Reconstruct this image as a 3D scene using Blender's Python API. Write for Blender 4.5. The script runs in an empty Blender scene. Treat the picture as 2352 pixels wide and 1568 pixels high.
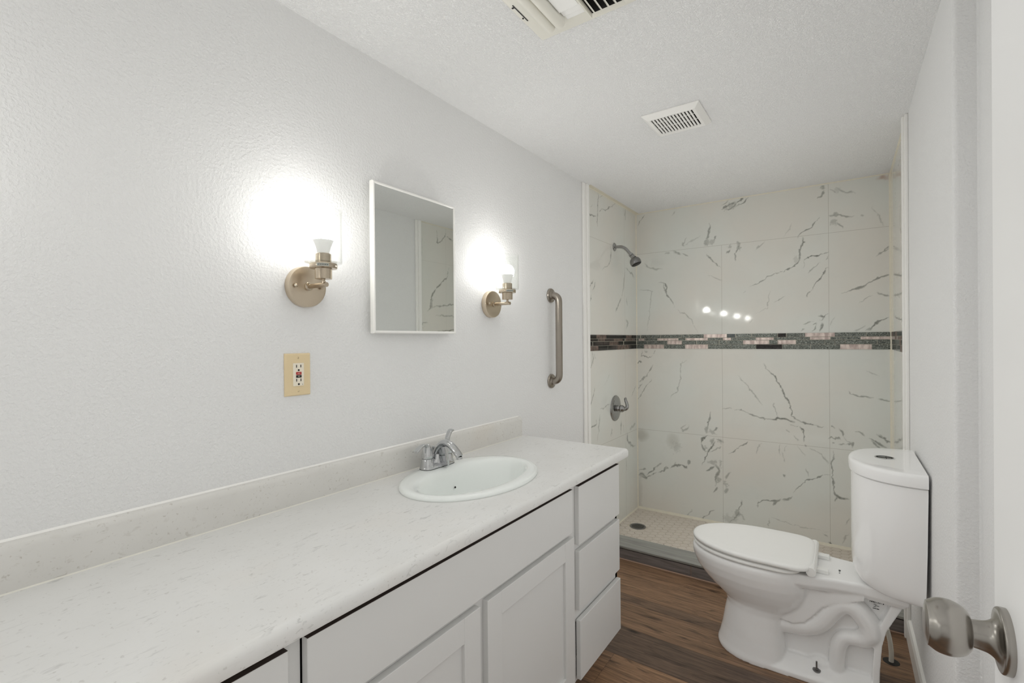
import bpy, bmesh, math, random
import numpy as np
from mathutils import Vector, Matrix
random.seed(7)
rng = np.random.default_rng(5)
S = bpy.context.scene
C = S.collection
PI = math.pi

# ------------------------------------------------------------------ camera, world, lights, exposure
F_PX, YAW, PITCH, ROLL = 1092.27, 0.60802, -0.00296, -0.0084
CAM = Vector((1.3014, 0.0, 1.3129))
H = 2.27          # ceiling height
D = 3.547         # back (shower) wall
WR = 1.535        # right wall
fw = Vector((-math.sin(YAW) * math.cos(PITCH), math.cos(YAW) * math.cos(PITCH), math.sin(PITCH)))
rt = Vector((math.cos(YAW), math.sin(YAW), 0)); up = rt.cross(fw)
rt, up = math.cos(ROLL) * rt + math.sin(ROLL) * up, -math.sin(ROLL) * rt + math.cos(ROLL) * up
cd = bpy.data.cameras.new('camera'); cam = bpy.data.objects.new('camera', cd); C.objects.link(cam)
cam.matrix_world = Matrix(((rt.x, up.x, -fw.x, CAM.x), (rt.y, up.y, -fw.y, CAM.y), (rt.z, up.z, -fw.z, CAM.z), (0, 0, 0, 1)))
cd.sensor_fit = 'HORIZONTAL'; cd.sensor_width = 36.0; cd.lens = F_PX * 36.0 / 2352.0
cd.clip_start = 0.02; cd.clip_end = 50
S.camera = cam
S.view_settings.view_transform = 'Standard'
S.view_settings.look = 'None'
S.view_settings.gamma = 1.0
S.view_settings.use_curve_mapping = False
S.view_settings.exposure = 0.36
S.cycles.max_bounces = 8; S.cycles.diffuse_bounces = 6; S.cycles.glossy_bounces = 4; S.cycles.transparent_max_bounces = 8
S.cycles.use_adaptive_sampling = True; S.cycles.adaptive_threshold = 0.09
S.cycles.use_fast_gi = True; S.cycles.fast_gi_method = 'ADD'      # soft ambient fill, as in the blended exposures of the photograph
S.cycles.sample_clamp_indirect = 6.0
BULB = 50.0       # strength of the two wall sconce bulbs
HALL = 3.0       # added fill light in the unseen passage beyond the doorway (W)
w = bpy.data.worlds.new('world'); S.world = w; w.use_nodes = True
w.node_tree.nodes['Background'].inputs[0].default_value = (1, 1, 1, 1)
w.node_tree.nodes['Background'].inputs[1].default_value = 1.0
w.light_settings.ao_factor = 0.225; w.light_settings.distance = 1.0
hl = bpy.data.lights.new('hallway_fill', 'AREA'); hl.energy = HALL; hl.shape = 'RECTANGLE'; hl.size = 1.1; hl.size_y = 0.6
hl.color = (1.0, 0.985, 0.96)
hlo = bpy.data.objects.new('hallway_fill', hl); C.objects.link(hlo)
hlo.location = (2.35, -0.35, 2.25)

# ------------------------------------------------------------------ materials
def srgb(r, g, b):
    f = lambda c: (c / 255 / 12.92) if c / 255 <= 0.04045 else ((c / 255 + 0.055) / 1.055) ** 2.4
    return (f(r), f(g), f(b), 1)
class NT:
    def __init__(self, name):
        self.m = bpy.data.materials.new(name); self.m.use_nodes = True
        self.t = self.m.node_tree; self.n = self.t.nodes; self.b = self.n['Principled BSDF']
    def node(self, typ, **kw):
        nd = self.n.new(typ)
        for k, v in kw.items():
            if k.startswith('i_'):
                key = k[2:]; key = int(key) if key.isdigit() else key
                nd.inputs[key].default_value = v
            else: setattr(nd, k, v)
        return nd
    def link(self, a, b): self.t.links.new(a, b)
    def math(self, op, a, b=None, c=None, clamp=False):
        nd = self.n.new('ShaderNodeMath'); nd.operation = op; nd.use_clamp = clamp
        for i, v in enumerate((a, b, c)):
            if v is None: continue
            if isinstance(v, (int, float)): nd.inputs[i].default_value = v
            else: self.link(v, nd.inputs[i])
        return nd.outputs[0]
    def mix(self, fac, a, b, mode='MIX'):
        nd = self.n.new('ShaderNodeMix'); nd.data_type = 'RGBA'; nd.blend_type = mode
        for idx, v in ((0, fac), (6, a), (7, b)):
            if isinstance(v, (int, float)): nd.inputs[idx].default_value = v
            elif isinstance(v, tuple): nd.inputs[idx].default_value = v
            else: self.link(v, nd.inputs[idx])
        return nd.outputs[2]
    def coords(self, scale=(1, 1, 1), rot=(0, 0, 0)):
        tc = self.n.new('ShaderNodeTexCoord'); mp = self.n.new('ShaderNodeMapping')
        mp.inputs['Scale'].default_value = scale; mp.inputs['Rotation'].default_value = rot
        self.link(tc.outputs['Object'], mp.inputs[0]); return mp.outputs[0]
    def noise(self, vec, scale, detail=3, rough=0.5, dist=0.0):
        nd = self.n.new('ShaderNodeTexNoise'); nd.inputs['Scale'].default_value = scale
        nd.inputs['Detail'].default_value = detail; nd.inputs['Roughness'].default_value = rough
        nd.inputs['Distortion'].default_value = dist
        self.link(vec, nd.inputs['Vector']); return nd.outputs['Fac']
    def ramp(self, fac, stops):
        nd = self.n.new('ShaderNodeValToRGB'); e = nd.color_ramp.elements
        while len(e) < len(stops): e.new(0.5)
        for k, (p, c) in enumerate(stops):
            e[k].position = p; e[k].color = c if isinstance(c, tuple) else (c, c, c, 1)
        self.link(fac, nd.inputs[0]); return nd.outputs[0]
    def bump(self, h, dist, strength=1.0):
        nd = self.n.new('ShaderNodeBump'); nd.inputs['Distance'].default_value = dist; nd.inputs['Strength'].default_value = strength
        self.link(h, nd.inputs['Height']); self.link(nd.outputs[0], self.b.inputs['Normal']); return nd
    def set(self, **kw):
        names = dict(col='Base Color', rough='Roughness', metal='Metallic', spec='Specular IOR Level', coat='Coat Weight', coatr='Coat Roughness', emit='Emission Strength', ecol='Emission Color', aniso='Anisotropic', sss='Subsurface Weight')
        for k, v in kw.items():
            i = self.b.inputs[names[k]]
            if hasattr(v, 'is_linked') or isinstance(v, bpy.types.NodeSocket): self.link(v, i)
            else: i.default_value = v
        return self
def plain(name, col, rough=0.5, metal=0.0, noise_amt=0.03, noise_scale=40, **kw):
    t = NT(name); v = t.coords()
    n = t.noise(v, noise_scale, 3)
    dark = tuple(c * (1 - noise_amt) for c in col[:3]) + (1,)
    t.set(col=t.mix(n, dark, col), rough=rough, metal=metal, **kw)
    return t.m

WHITE_WALL = srgb(227, 227, 226)
def wall_paint(name, col, scale, dist, thresh=(0.42, 0.66)):
    t = NT(name); v = t.coords()
    n1 = t.noise(v, scale, 4, 0.55)
    n2 = t.noise(v, scale * 2.6, 3, 0.5)
    r = t.ramp(n1, [(thresh[0], 0.0), (thresh[1], 1.0)])
    h = t.math('ADD', t.math('MULTIPLY', r, 0.7), t.math('MULTIPLY', n2, 0.3))
    t.bump(h, dist, 1.0)
    big = t.noise(v, 1.5, 2)
    t.set(col=t.mix(big, tuple(c * 0.97 for c in col[:3]) + (1,), col), rough=0.55, spec=0.35)
    return t.m
M = {}
M['wall'] = wall_paint('wall_paint', WHITE_WALL, 125, 0.0011)
M['ceil'] = wall_paint('ceiling_paint', srgb(247, 247, 246), 250, 0.0026)
M['door'] = plain('door_paint', srgb(239, 239, 238), 0.38, noise_amt=0.02, noise_scale=8)
M['trim'] = plain('trim_pvc', srgb(239, 238, 234), 0.3, noise_amt=0.02)
M['caulk'] = plain('caulk', srgb(228, 222, 204), 0.55, noise_amt=0.14, noise_scale=60)
M['cabinet'] = plain('cabinet_paint', srgb(215, 215, 213), 0.36, noise_amt=0.025, noise_scale=6)
M['cavity_shade'] = plain('cabinet_inside_shade', srgb(34, 29, 25), 0.8)
M['edgeshade'] = plain('board_edge_shade', srgb(58, 48, 42), 0.8)  # dark colour standing in for the shade under the worktop's overhang
M['ceramic'] = plain('ceramic', srgb(246, 246, 245), 0.07, noise_amt=0.012, noise_scale=5, coat=0.3, coatr=0.03)
M['sinkware'] = plain('sink_ceramic', srgb(238, 242, 239), 0.08, noise_amt=0.01, noise_scale=5, coat=0.3, coatr=0.03)
M['plastic'] = plain('white_plastic', srgb(242, 242, 239), 0.16, noise_amt=0.01)
M['cream'] = plain('cream_plastic', srgb(226, 224, 214), 0.4, noise_amt=0.03)
M['almond'] = plain('almond_plastic', srgb(222, 202, 163), 0.35, noise_amt=0.02)
M['device'] = plain('receptacle_plastic', srgb(232, 224, 206), 0.35, noise_amt=0.02)
M['black'] = plain('black', srgb(18, 16, 15), 0.5)
M['holeshade'] = plain('dark_hole_shade', srgb(9, 9, 8), 0.9)  # near-black of the flat sheets that paint shade behind vent slots and louvres
M['red'] = plain('red_plastic', srgb(170, 28, 30), 0.4)
M['chrome'] = plain('chrome', (0.62, 0.63, 0.64, 1), 0.06, 1.0, noise_amt=0.02)
M['chromedark'] = plain('shower_chrome', (0.42, 0.42, 0.42, 1), 0.13, 1.0, noise_amt=0.05)
M['dull'] = plain('dull_steel', (0.30, 0.30, 0.30, 1), 0.34, 1.0, noise_amt=0.12, noise_scale=90)
M['ink'] = plain('ink', srgb(36, 40, 40), 0.6)
def brushed(name, col, scale, rough):
    t = NT(name); v = t.coords(scale)
    n = t.noise(v, 1.0, 4, 0.6)
    t.set(col=t.mix(n, tuple(c * 0.82 for c in col[:3]) + (1,), col), metal=1.0, rough=t.math('ADD', t.math('MULTIPLY', n, 0.12), rough - 0.06))
    return t.m
M['nickel'] = brushed('brushed_nickel', srgb(208, 194, 174), (20, 260, 260), 0.24)
t = NT('brushed_nickel_disc'); tg = t.node('ShaderNodeTangent', direction_type='RADIAL', axis='X'); t.link(tg.outputs[0], t.b.inputs['Tangent'])
t.set(col=srgb(214, 200, 180), metal=1.0, rough=0.3, aniso=0.85); M['nickeldisc'] = t.m
M['steel'] = brushed('brushed_steel', srgb(176, 168, 158), (900, 900, 30), 0.3)
M['knobmetal'] = plain('satin_nickel', srgb(176, 172, 166), 0.26, 1.0, noise_amt=0.05, noise_scale=8)
# mirror
t = NT('mirror_glass'); t.set(col=(0.74, 0.76, 0.74, 1), metal=1.0, rough=0.015); M['mirror'] = t.m
# clear thin glass
t = NT('clear_glass'); lw = t.node('ShaderNodeLayerWeight', i_Blend=0.5); tr = t.node('ShaderNodeBsdfTransparent'); gl = t.node('ShaderNodeBsdfGlossy', i_Roughness=0.02)
tr.inputs[0].default_value = (0.985, 0.99, 0.985, 1)
mx = t.node('ShaderNodeMixShader'); t.link(t.math('ADD', 0.03, t.math('MULTIPLY', t.math('POWER', lw.outputs['Facing'], 3.5), 0.6)), mx.inputs[0]); t.link(tr.outputs[0], mx.inputs[1]); t.link(gl.outputs[0], mx.inputs[2])
t.link(mx.outputs[0], t.n['Material Output'].inputs[0]); M['glass'] = t.m
# lit bulb
t = NT('bulb_diffuser'); t.set(col=(1, 1, 1, 1), ecol=(1.0, 0.985, 0.955, 1), emit=BULB, rough=0.4); M['bulb'] = t.m
M['bulbneck'] = plain('bulb_neck', srgb(232, 232, 230), 0.4)
# laminate worktop: short fine grey dashes on a cloudy white
def laminate(name, sc, rot, c0, c1, dash, speck, warm):
    t = NT(name); v = t.coords()
    d1 = t.ramp(t.noise(t.coords(sc, rot), 1.0, 3, 0.62, 0.7), [(0.595, 0.0), (0.68, 1.0)])
    d2 = t.ramp(t.noise(t.coords(tuple(q * 2.3 for q in sc), rot), 1.0, 2, 0.6, 0.5), [(0.64, 0.0), (0.72, 1.0)])
    gate = t.ramp(t.noise(v, 12, 3), [(0.40, 0.15), (0.62, 1.0)])
    sp = t.ramp(t.noise(v, 120, 2), [(0.66, 0.0), (0.73, 1.0)])
    c = t.mix(t.noise(v, 7, 4), c0, c1)
    c = t.mix(t.ramp(t.noise(v, 4, 3), [(0.55, 0.0), (0.8, 0.35)]), c, warm)
    c = t.mix(t.math('MULTIPLY', t.math('MULTIPLY', d1, gate), 0.36), c, dash)
    c = t.mix(t.math('MULTIPLY', t.math('MULTIPLY', d2, gate), 0.26), c, dash)
    c = t.mix(t.math('MULTIPLY', sp, 0.35), c, speck)
    t.set(col=c, rough=0.28, spec=0.45); return t.m
M['laminate'] = laminate('laminate', (86, 24, 60), (0, 0, 0.35), srgb(216, 216, 213), srgb(228, 228, 226), srgb(142, 142, 138), srgb(170, 166, 160), srgb(219, 212, 202))
M['splash'] = laminate('laminate_splash', (56, 46, 74), (0.6, 0, 0), srgb(205, 203, 198), srgb(222, 221, 217), srgb(158, 150, 138), srgb(140, 128, 112), srgb(214, 204, 190))
# floor planks
t = NT('vinyl_planks'); v = t.coords()
at = t.node('ShaderNodeAttribute', attribute_name='tone')
sep = t.node('ShaderNodeSeparateColor'); t.link(at.outputs[0], sep.inputs[0])
off = t.node('ShaderNodeVectorMath', operation='ADD'); t.link(v, off.inputs[0])
cmb = t.node('ShaderNodeCombineXYZ'); t.link(t.math('MULTIPLY', sep.outputs[1], 37.0), cmb.inputs[0]); t.link(t.math('MULTIPLY', sep.outputs[2], 5.0), cmb.inputs[2]); t.link(cmb.outputs[0], off.inputs[1])
def stretched(vec, sc):
    nd = t.n.new('ShaderNodeMapping'); nd.inputs['Scale'].default_value = sc; t.link(vec, nd.inputs[0]); return nd.outputs[0]
g1 = t.noise(stretched(off.outputs[0], (5, 90, 5)), 1.0, 6, 0.65, 0.8)
g2 = t.noise(stretched(off.outputs[0], (3, 16, 3)), 1.0, 4, 0.6, 1.8)
g3 = t.noise(stretched(off.outputs[0], (14, 420, 14)), 1.0, 3, 0.6)
light = t.mix(sep.outputs[0], srgb(112, 93, 80), srgb(176, 138, 104))
darkc = t.mix(sep.outputs[0], srgb(62, 53, 47), srgb(112, 86, 66))
c = t.mix(t.ramp(g1, [(0.32, 0.0), (0.66, 1.0)]), darkc, light)
c = t.mix(t.ramp(g2, [(0.26, 0.85), (0.42, 0.0)]), c, srgb(44, 35, 28))
c = t.mix(t.math('MULTIPLY', t.ramp(g3, [(0.45, 0.0), (0.75, 1.0)]), 0.25), c, srgb(60, 50, 44))
kn = t.node('ShaderNodeTexVoronoi', feature='F1'); t.link(stretched(off.outputs[0], (3.2, 9.0, 1)), kn.inputs['Vector']); kn.inputs['Scale'].default_value = 1.0
kk = t.ramp(t.math('ADD', kn.outputs['Distance'], t.math('MULTIPLY', g1, 0.10)), [(0.085, 1.0), (0.19, 0.0)])
c = t.mix(t.math('MULTIPLY', kk, 0.85), c, srgb(28, 22, 18))
t.set(col=c, rough=0.42, spec=0.35); t.bump(g3, 0.0006, 0.6); M['floor'] = t.m
# grey wood-look tile of the kerb
t = NT('kerb_tile'); g = t.noise(t.coords((3, 40, 40)), 1.0, 5, 0.6, 0.6)
t.set(col=t.ramp(g, [(0.3, srgb(118, 118, 114)), (0.7, srgb(160, 160, 154))]), rough=0.35); M['kerb'] = t.m
t = NT('kerb_face_tile'); g = t.noise(t.coords((4, 40, 60)), 1.0, 5, 0.6, 0.6)
t.set(col=t.ramp(g, [(0.3, srgb(98, 92, 90)), (0.7, srgb(140, 134, 131))]), rough=0.4); M['kerbface'] = t.m
# hexagon mosaic floor of the shower
t = NT('hexagon_tile'); v = t.coords()
n = t.noise(v, 7, 3)
t.set(col=t.mix(n, srgb(206, 196, 183), srgb(216, 208, 198)), rough=0.4); M['hex'] = t.m
t = NT('hexagon_grout'); n = t.ramp(t.noise(t.coords(), 16, 3, 0.6), [(0.36, srgb(104, 92, 76)), (0.44, srgb(190, 179, 162)), (0.6, srgb(208, 199, 186))])
t.set(col=n, rough=0.8); M['hexgrout'] = t.m
# mosaic band
t = NT('crackle_glass_tile'); v = t.coords((1, 1, 1.0))
n = t.noise(t.coords((160, 160, 420)), 1.0, 3, 0.7, 1.0)
sp = t.ramp(n, [(0.40, srgb(40, 44, 41)), (0.53, srgb(104, 110, 103)), (0.64, srgb(222, 226, 216))])
t.set(col=sp, rough=0.2, metal=0.35); M['mosD'] = t.m
t = NT('dark_glass_tile'); n = t.noise(t.coords((60, 60, 400)), 1.0, 3, 0.6); t.set(col=t.ramp(n, [(0.4, srgb(20, 19, 17)), (0.7, srgb(52, 48, 44))]), rough=0.12); M['mosK'] = t.m
t = NT('grey_glass_tile'); n = t.noise(t.coords((60, 60, 60)), 1.0, 3, 0.6); t.set(col=t.ramp(n, [(0.4, srgb(70, 78, 78)), (0.7, srgb(96, 102, 100))]), rough=0.2); M['mosG'] = t.m
t = NT('rose_metal_tile'); n = t.noise(t.coords((50, 50, 18), (0, 0.8, 0)), 1.0, 2, 0.5); t.set(col=t.ramp(n, [(0.38, srgb(196, 178, 172)), (0.62, srgb(240, 226, 218))]), rough=0.34, metal=0.75); M['mosP'] = t.m
t = NT('rose_metal_tile_dull'); n = t.noise(t.coords((40, 40, 40)), 1.0, 2, 0.5); t.set(col=t.ramp(n, [(0.4, srgb(94, 80, 72)), (0.65, srgb(140, 122, 112))]), rough=0.4, metal=0.5); M['mosQ'] = t.m
M['grout'] = plain('mosaic_grout', srgb(188, 184, 170), 0.8)
# marble-look porcelain: veins come from a painted pattern attribute of the tile itself
def marble(name, ax, seams):
    t = NT(name); v = t.coords()
    at = t.node('ShaderNodeAttribute', attribute_name='vein')
    sep = t.node('ShaderNodeSeparateColor'); t.link(at.outputs[0], sep.inputs[0])
    n = t.noise(v, 90, 4, 0.7); nl = t.noise(v, 2.2, 3, 0.5); nm = t.noise(v, 7, 4, 0.6, 1.0)
    base = t.mix(t.ramp(nl, [(0.35, 0.0), (0.65, 1.0)]), srgb(217, 219, 213), srgb(219, 216, 208))
    base = t.mix(t.math('MULTIPLY', t.ramp(nm, [(0.5, 0.0), (0.75, 1.0)]), 0.25), base, srgb(208, 210, 204))
    rag = t.math('ADD', 0.55, t.math('MULTIPLY', n, 0.9))
    vf = t.math('MULTIPLY', sep.outputs[0], rag, clamp=True)
    c = t.mix(vf, base, srgb(86, 90, 80))
    c = t.mix(t.math('MULTIPLY', sep.outputs[1], 0.9), c, srgb(146, 140, 124))
    c = t.mix(sep.outputs[2], c, srgb(158, 92, 38))
    # joints
    sx = t.node('ShaderNodeSeparateXYZ'); tc = t.node('ShaderNodeTexCoord'); t.link(tc.outputs['Object'], sx.inputs[0])
    tot = None
    for axis, pos, lo, hi in seams:
        a = sx.outputs[axis]; o = sx.outputs[2 if axis != 2 else ax]
        d = t.math('COMPARE', a, pos, 0.0012)
        d = t.math('MULTIPLY', d, t.math('MULTIPLY', t.math('GREATER_THAN', o, lo), t.math('LESS_THAN', o, hi)))
        tot = d if tot is None else t.math('MAXIMUM', tot, d)
    if tot is not None: c = t.mix(t.math('MULTIPLY', tot, 0.2 if name == 'marble_right' else 0.38), c, srgb(120, 108, 88))
    t.set(col=c, rough=0.06, spec=0.5)
    return t.m
M['tileB'] = marble('marble_back', 0, [(0, .612, 0, 1.24), (0, .612, 1.34, 1.96), (0, 1.231, 0, 1.24), (0, 1.231, 1.34, 2.3), (2, .625, 0, 2), (2, 1.960, 0, 2)])
M['tileL'] = marble('marble_left', 1, [(2, .622, 0, 4), (2, 1.96, 0, 4), (1, 3.31, 0, 1.24), (1, 3.31, 1.34, 2.3)])
M['tileR'] = marble('marble_right', 1, [(2, .622, 0, 4), (2, 1.96, 0, 4), (1, 3.0, 0, 2.3)])

# ------------------------------------------------------------------ helpers
ROOT = {}
class MB:
    """collects shapes in one bmesh"""
    def __init__(self): self.bm = bmesh.new(); self.mi = 0
    def _f(self, vs):
        try:
            f = self.bm.faces.new(vs); f.material_index = self.mi; return f
        except ValueError: return None
    def v(self, p): return self.bm.verts.new(p)
    def box(self, x0, x1, y0, y1, z0, z1):
        c = [self.v(p) for p in ((x0, y0, z0), (x1, y0, z0), (x1, y1, z0), (x0, y1, z0), (x0, y0, z1), (x1, y0, z1), (x1, y1, z1), (x0, y1, z1))]
        for q in ((3, 2, 1, 0), (4, 5, 6, 7), (0, 1, 5, 4), (1, 2, 6, 5), (2, 3, 7, 6), (3, 0, 4, 7)): self._f([c[i] for i in q])
        return self
    def loft(self, rings, cap0=True, cap1=True, closed=True):
        R = [[self.v(p) for p in r] for r in rings]
        n = len(R[0])
        for a, b in zip(R, R[1:]):
            for i in range(n if closed else n - 1):
                j = (i + 1) % n; self._f([a[i], a[j], b[j], b[i]])
        if cap0: self._f(R[0][::-1])
        if cap1: self._f(R[-1])
        return self
    def lathe(self, prof, o=(0, 0, 0), axis=(0, 0, 1), seg=40, cap0=True, cap1=True):
        o = Vector(o); a = Vector(axis).normalized()
        u = a.orthogonal().normalized(); w_ = a.cross(u)
        rings = [[o + a * h + (u * math.cos(2 * PI * k / seg) + w_ * math.sin(2 * PI * k / seg)) * max(r, 1e-5) for k in range(seg)] for r, h in prof]
        return self.loft(rings, cap0, cap1)
    def tube(self, pts, rad, seg=20, squash=None, up_hint=(0, 0, 1), caps=True):
        P = [Vector(p) for p in pts]; n = len(P)
        if isinstance(rad, (int, float)): rad = [rad] * n
        T = [(P[min(i + 1, n - 1)] - P[max(i - 1, 0)]).normalized() for i in range(n)]
        u = Vector(up_hint); u = (u - T[0] * u.dot(T[0]))
        u = u.normalized() if u.length > 1e-4 else T[0].orthogonal().normalized()
        rings = []
        for i in range(n):
            u = (u - T[i] * u.dot(T[i])).normalized(); w_ = T[i].cross(u)
            s = squash[i] if squash else (1, 1)
            rings.append([P[i] + (u * math.cos(2 * PI * k / seg) * s[0] + w_ * math.sin(2 * PI * k / seg) * s[1]) * rad[i] for k in range(seg)])
        return self.loft(rings, caps, caps)
    def prism(self, poly, axis, a0, a1):
        """extrude a 2-D outline along an axis (0,1,2); outline coords are the other two axes in order"""
        def P(q, a):
            l = list(q); l.insert(axis, a); return l
        self.loft([[P(q, a0) for q in poly], [P(q, a1) for q in poly]]); return self
    def done(self):
        bmesh.ops.recalc_face_normals(self.bm, faces=self.bm.faces[:]); return self.bm
def spline(pts, n=8):
    P = [Vector(p) for p in pts]; out = []
    for i in range(len(P) - 1):
        p0, p1, p2, p3 = P[max(i - 1, 0)], P[i], P[i + 1], P[min(i + 2, len(P) - 1)]
        for k in range(n):
            s = k / n
            out.append(0.5 * ((2 * p1) + (p2 - p0) * s + (2 * p0 - 5 * p1 + 4 * p2 - p3) * s * s + (3 * p1 - p0 - 3 * p2 + p3) * s ** 3))
    out.append(P[-1]); return out
def arc_path(a, corner, b, r, n=8):
    a, c, b = Vector(a), Vector(corner), Vector(b)
    d0 = (a - c).normalized(); d1 = (b - c).normalized(); p0 = c + d0 * r; p1 = c + d1 * r
    return [p0.lerp(c, s).lerp(c.lerp(p1, s), s) for s in [k / n for k in range(n + 1)]]
def root_of(o):
    while o.parent: o = o.parent
    return o
def obj(name, mb, mat, parent=None, smooth=35, bevel=0, seg=2, mats=None, mods=None):
    bm = mb.done() if isinstance(mb, MB) else mb
    me = bpy.data.meshes.new(name)
    if parent is not None:
        bmesh.ops.translate(bm, verts=bm.verts[:], vec=-ROOT[root_of(parent)])
    bm.to_mesh(me); bm.free()
    o = bpy.data.objects.new(name, me); C.objects.link(o)
    for m_ in (mats or [mat]): me.materials.append(m_)
    if parent is not None: o.parent = parent
    else: ROOT[o] = Vector((0, 0, 0))
    if bevel:
        b = o.modifiers.new('bevel', 'BEVEL'); b.width = bevel; b.segments = seg; b.limit_method = 'ANGLE'; b.angle_limit = math.radians(40)
    if smooth:
        me.shade_smooth(); me.set_sharp_from_angle(angle=math.radians(smooth))
    return o
def bake(o):
    """replace an object's mesh with its evaluated one and drop the modifiers"""
    dg = bpy.context.evaluated_depsgraph_get(); dg.update()
    me = bpy.data.meshes.new_from_object(o.evaluated_get(dg)); o.modifiers.clear(); o.data = me; return me
def thing(name, label, cat, loc, group=None):
    o = bpy.data.objects.new(name, None); C.objects.link(o); o.location = loc; o.empty_display_size = 0.05
    ROOT[o] = Vector(loc); tag(o, label, cat, group); return o
def tag(o, label, cat, group=None):
    o['label'] = label; o['category'] = cat
    if group: o['group'] = group
    return o
def struct(name, mb, mat, parent=None, **kw):
    o = obj(name, mb, mat, parent, **kw)
    if parent is None: o['kind'] = 'structure'
    return o
def quad(p): 
    m = MB(); m._f([m.v(q) for q in p]); return m
def egg(xf, xr, hw, yc, z, n=72, split=0.58, pw_f=2.0, pw_r=2.2):
    """egg outline whose front points to -x"""
    xc = xf + (xr - xf) * split; out = []
    for k in range(n):
        a = 2 * PI * k / n; ca, sa = math.cos(a), math.sin(a)
        p = pw_f if ca < 0 else pw_r; rx = (xc - xf) if ca < 0 else (xr - xc)
        out.append((xc + rx * math.copysign(abs(ca) ** (2 / p), ca), yc + hw * math.copysign(abs(sa) ** (2 / p), sa), z))
    return out

# ------------------------------------------------------------------ the room shell
XR2 = 1.585       # right wall beside the door, set back from the toilet's wall
YJ = 1.655        # where the toilet's wall stands out
YT = 2.70         # tiled shower begins
YF0, YF1 = -1.96, -1.86    # wall behind the camera
YD0, YD1 = -0.80, 0.0      # doorway in the right wall, whose door lies open against the wall
# left painted wall
m = MB(); m.box(-0.10, 0.0, YF0, YT - 0.02, 0, H); struct('wall_left', m, M['wall'], smooth=0)
# right wall: set-back stretch, rounded outer corner, toilet stretch
m = MB(); r_ = 0.012
out = [(1.70, YD1), (XR2, YD1), (XR2, YJ - 0.004), (XR2 - 0.004, YJ)]
out += [(WR + r_ - r_ * math.sin(a), YJ + r_ - r_ * math.cos(a)) for a in [k * PI / 12 for k in range(7)]]
out += [(WR, YT - 0.02), (1.70, YT - 0.02)]
m.prism(out, 2, 0, H); m.box(XR2, 1.70, YF0, YD0, 0, H); m.box(XR2, 1.70, YD0, YD1, 2.06, H); struct('wall_right', m, M['wall'], smooth=25)
m = MB(); m.box(-0.10, 1.70, YF0, YF1, 0, H); struct('wall_front', m, M['wall'], smooth=0)
m = MB(); m.box(XR2 - 0.012, 1.712, YD0, YD0 + 0.02, 0, 2.06); m.box(XR2 - 0.012, 1.712, YD1 - 0.02, YD1, 0, 2.06); m.box(XR2 - 0.012, 1.712, YD0, YD1, 2.04, 2.06)
struct('trim_1', m, M['trim'], smooth=0)
# passage beyond the doorway
m = MB(); m.box(1.70, 3.1, -1.3, -1.2, 0, 2.4); m.box(1.70, 3.1, 0.5, 0.6, 0, 2.4); m.box(3.0, 3.1, -1.3, 0.6, 0, 2.4)
struct('wall_hallway', m, M['wall'], smooth=0)
m = MB(); m.box(1.70, 3.1, -1.3, 0.6, 2.40, 2.5); struct('ceiling_hallway', m, M['ceil'], smooth=0)
# ceiling
m = MB(); m.box(-0.10, 1.70, YF0, D + 0.1, H, H + 0.1); struct('ceiling', m, M['ceil'], smooth=0)
# plank floor: one mesh, every board with its own tone
bm = bmesh.new(); lay = bm.verts.layers.float_color.new('tone')
ys = [2.70, 2.52, 2.339, 2.266, 2.066, 1.866, 1.666, 1.466, 1.266, 1.066, 0.866, 0.666, 0.466, 0.266, 0.066, -0.134, -0.4, -0.7, -1.0, -1.4, -1.7, -2.0]
tones = [0.66, 0.74, 0.32, 0.60, 0.10, 0.85, 0.4, 0.7, 0.2, 0.6, 0.3, 0.8, 0.5, 0.2, 0.6, 0.4, 0.5, 0.3, 0.6, 0.4, 0.5]
for i in range(len(ys) - 1):
    cuts = [-0.2, 0.30 + 0.37 * ((i * 7) % 4) - 0.9, 0.30 + 0.37 * ((i * 7) % 4) + 0.42, 2.5] if i > 4 else [-0.2, 2.4]
    cuts = sorted(set([c_ for c_ in cuts if -0.2 <= c_ <= 3.1]))
    for a, b in zip(cuts, cuts[1:]):
        tn = (tones[i], random.random(), random.random(), 1)
        g = 0.0006
        vs = [bm.verts.new(p) for p in ((a + g, ys[i + 1] + g, 0), (b - g, ys[i + 1] + g, 0), (b - g, ys[i] - g, 0), (a + g, ys[i] - g, 0))]
        for q in vs: q[lay] = tn
        bm.faces.new(vs)
        vs2 = [bm.verts.new(p) for p in ((a, ys[i + 1], -0.002), (b, ys[i + 1], -0.002), (b, ys[i], -0.002), (a, ys[i], -0.002))]
        for q in vs2: q[lay] = (0.0, tn[1], tn[2], 1)
        bm.faces.new(vs2)
struct('floor', bm, M['floor'], smooth=0)

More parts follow.
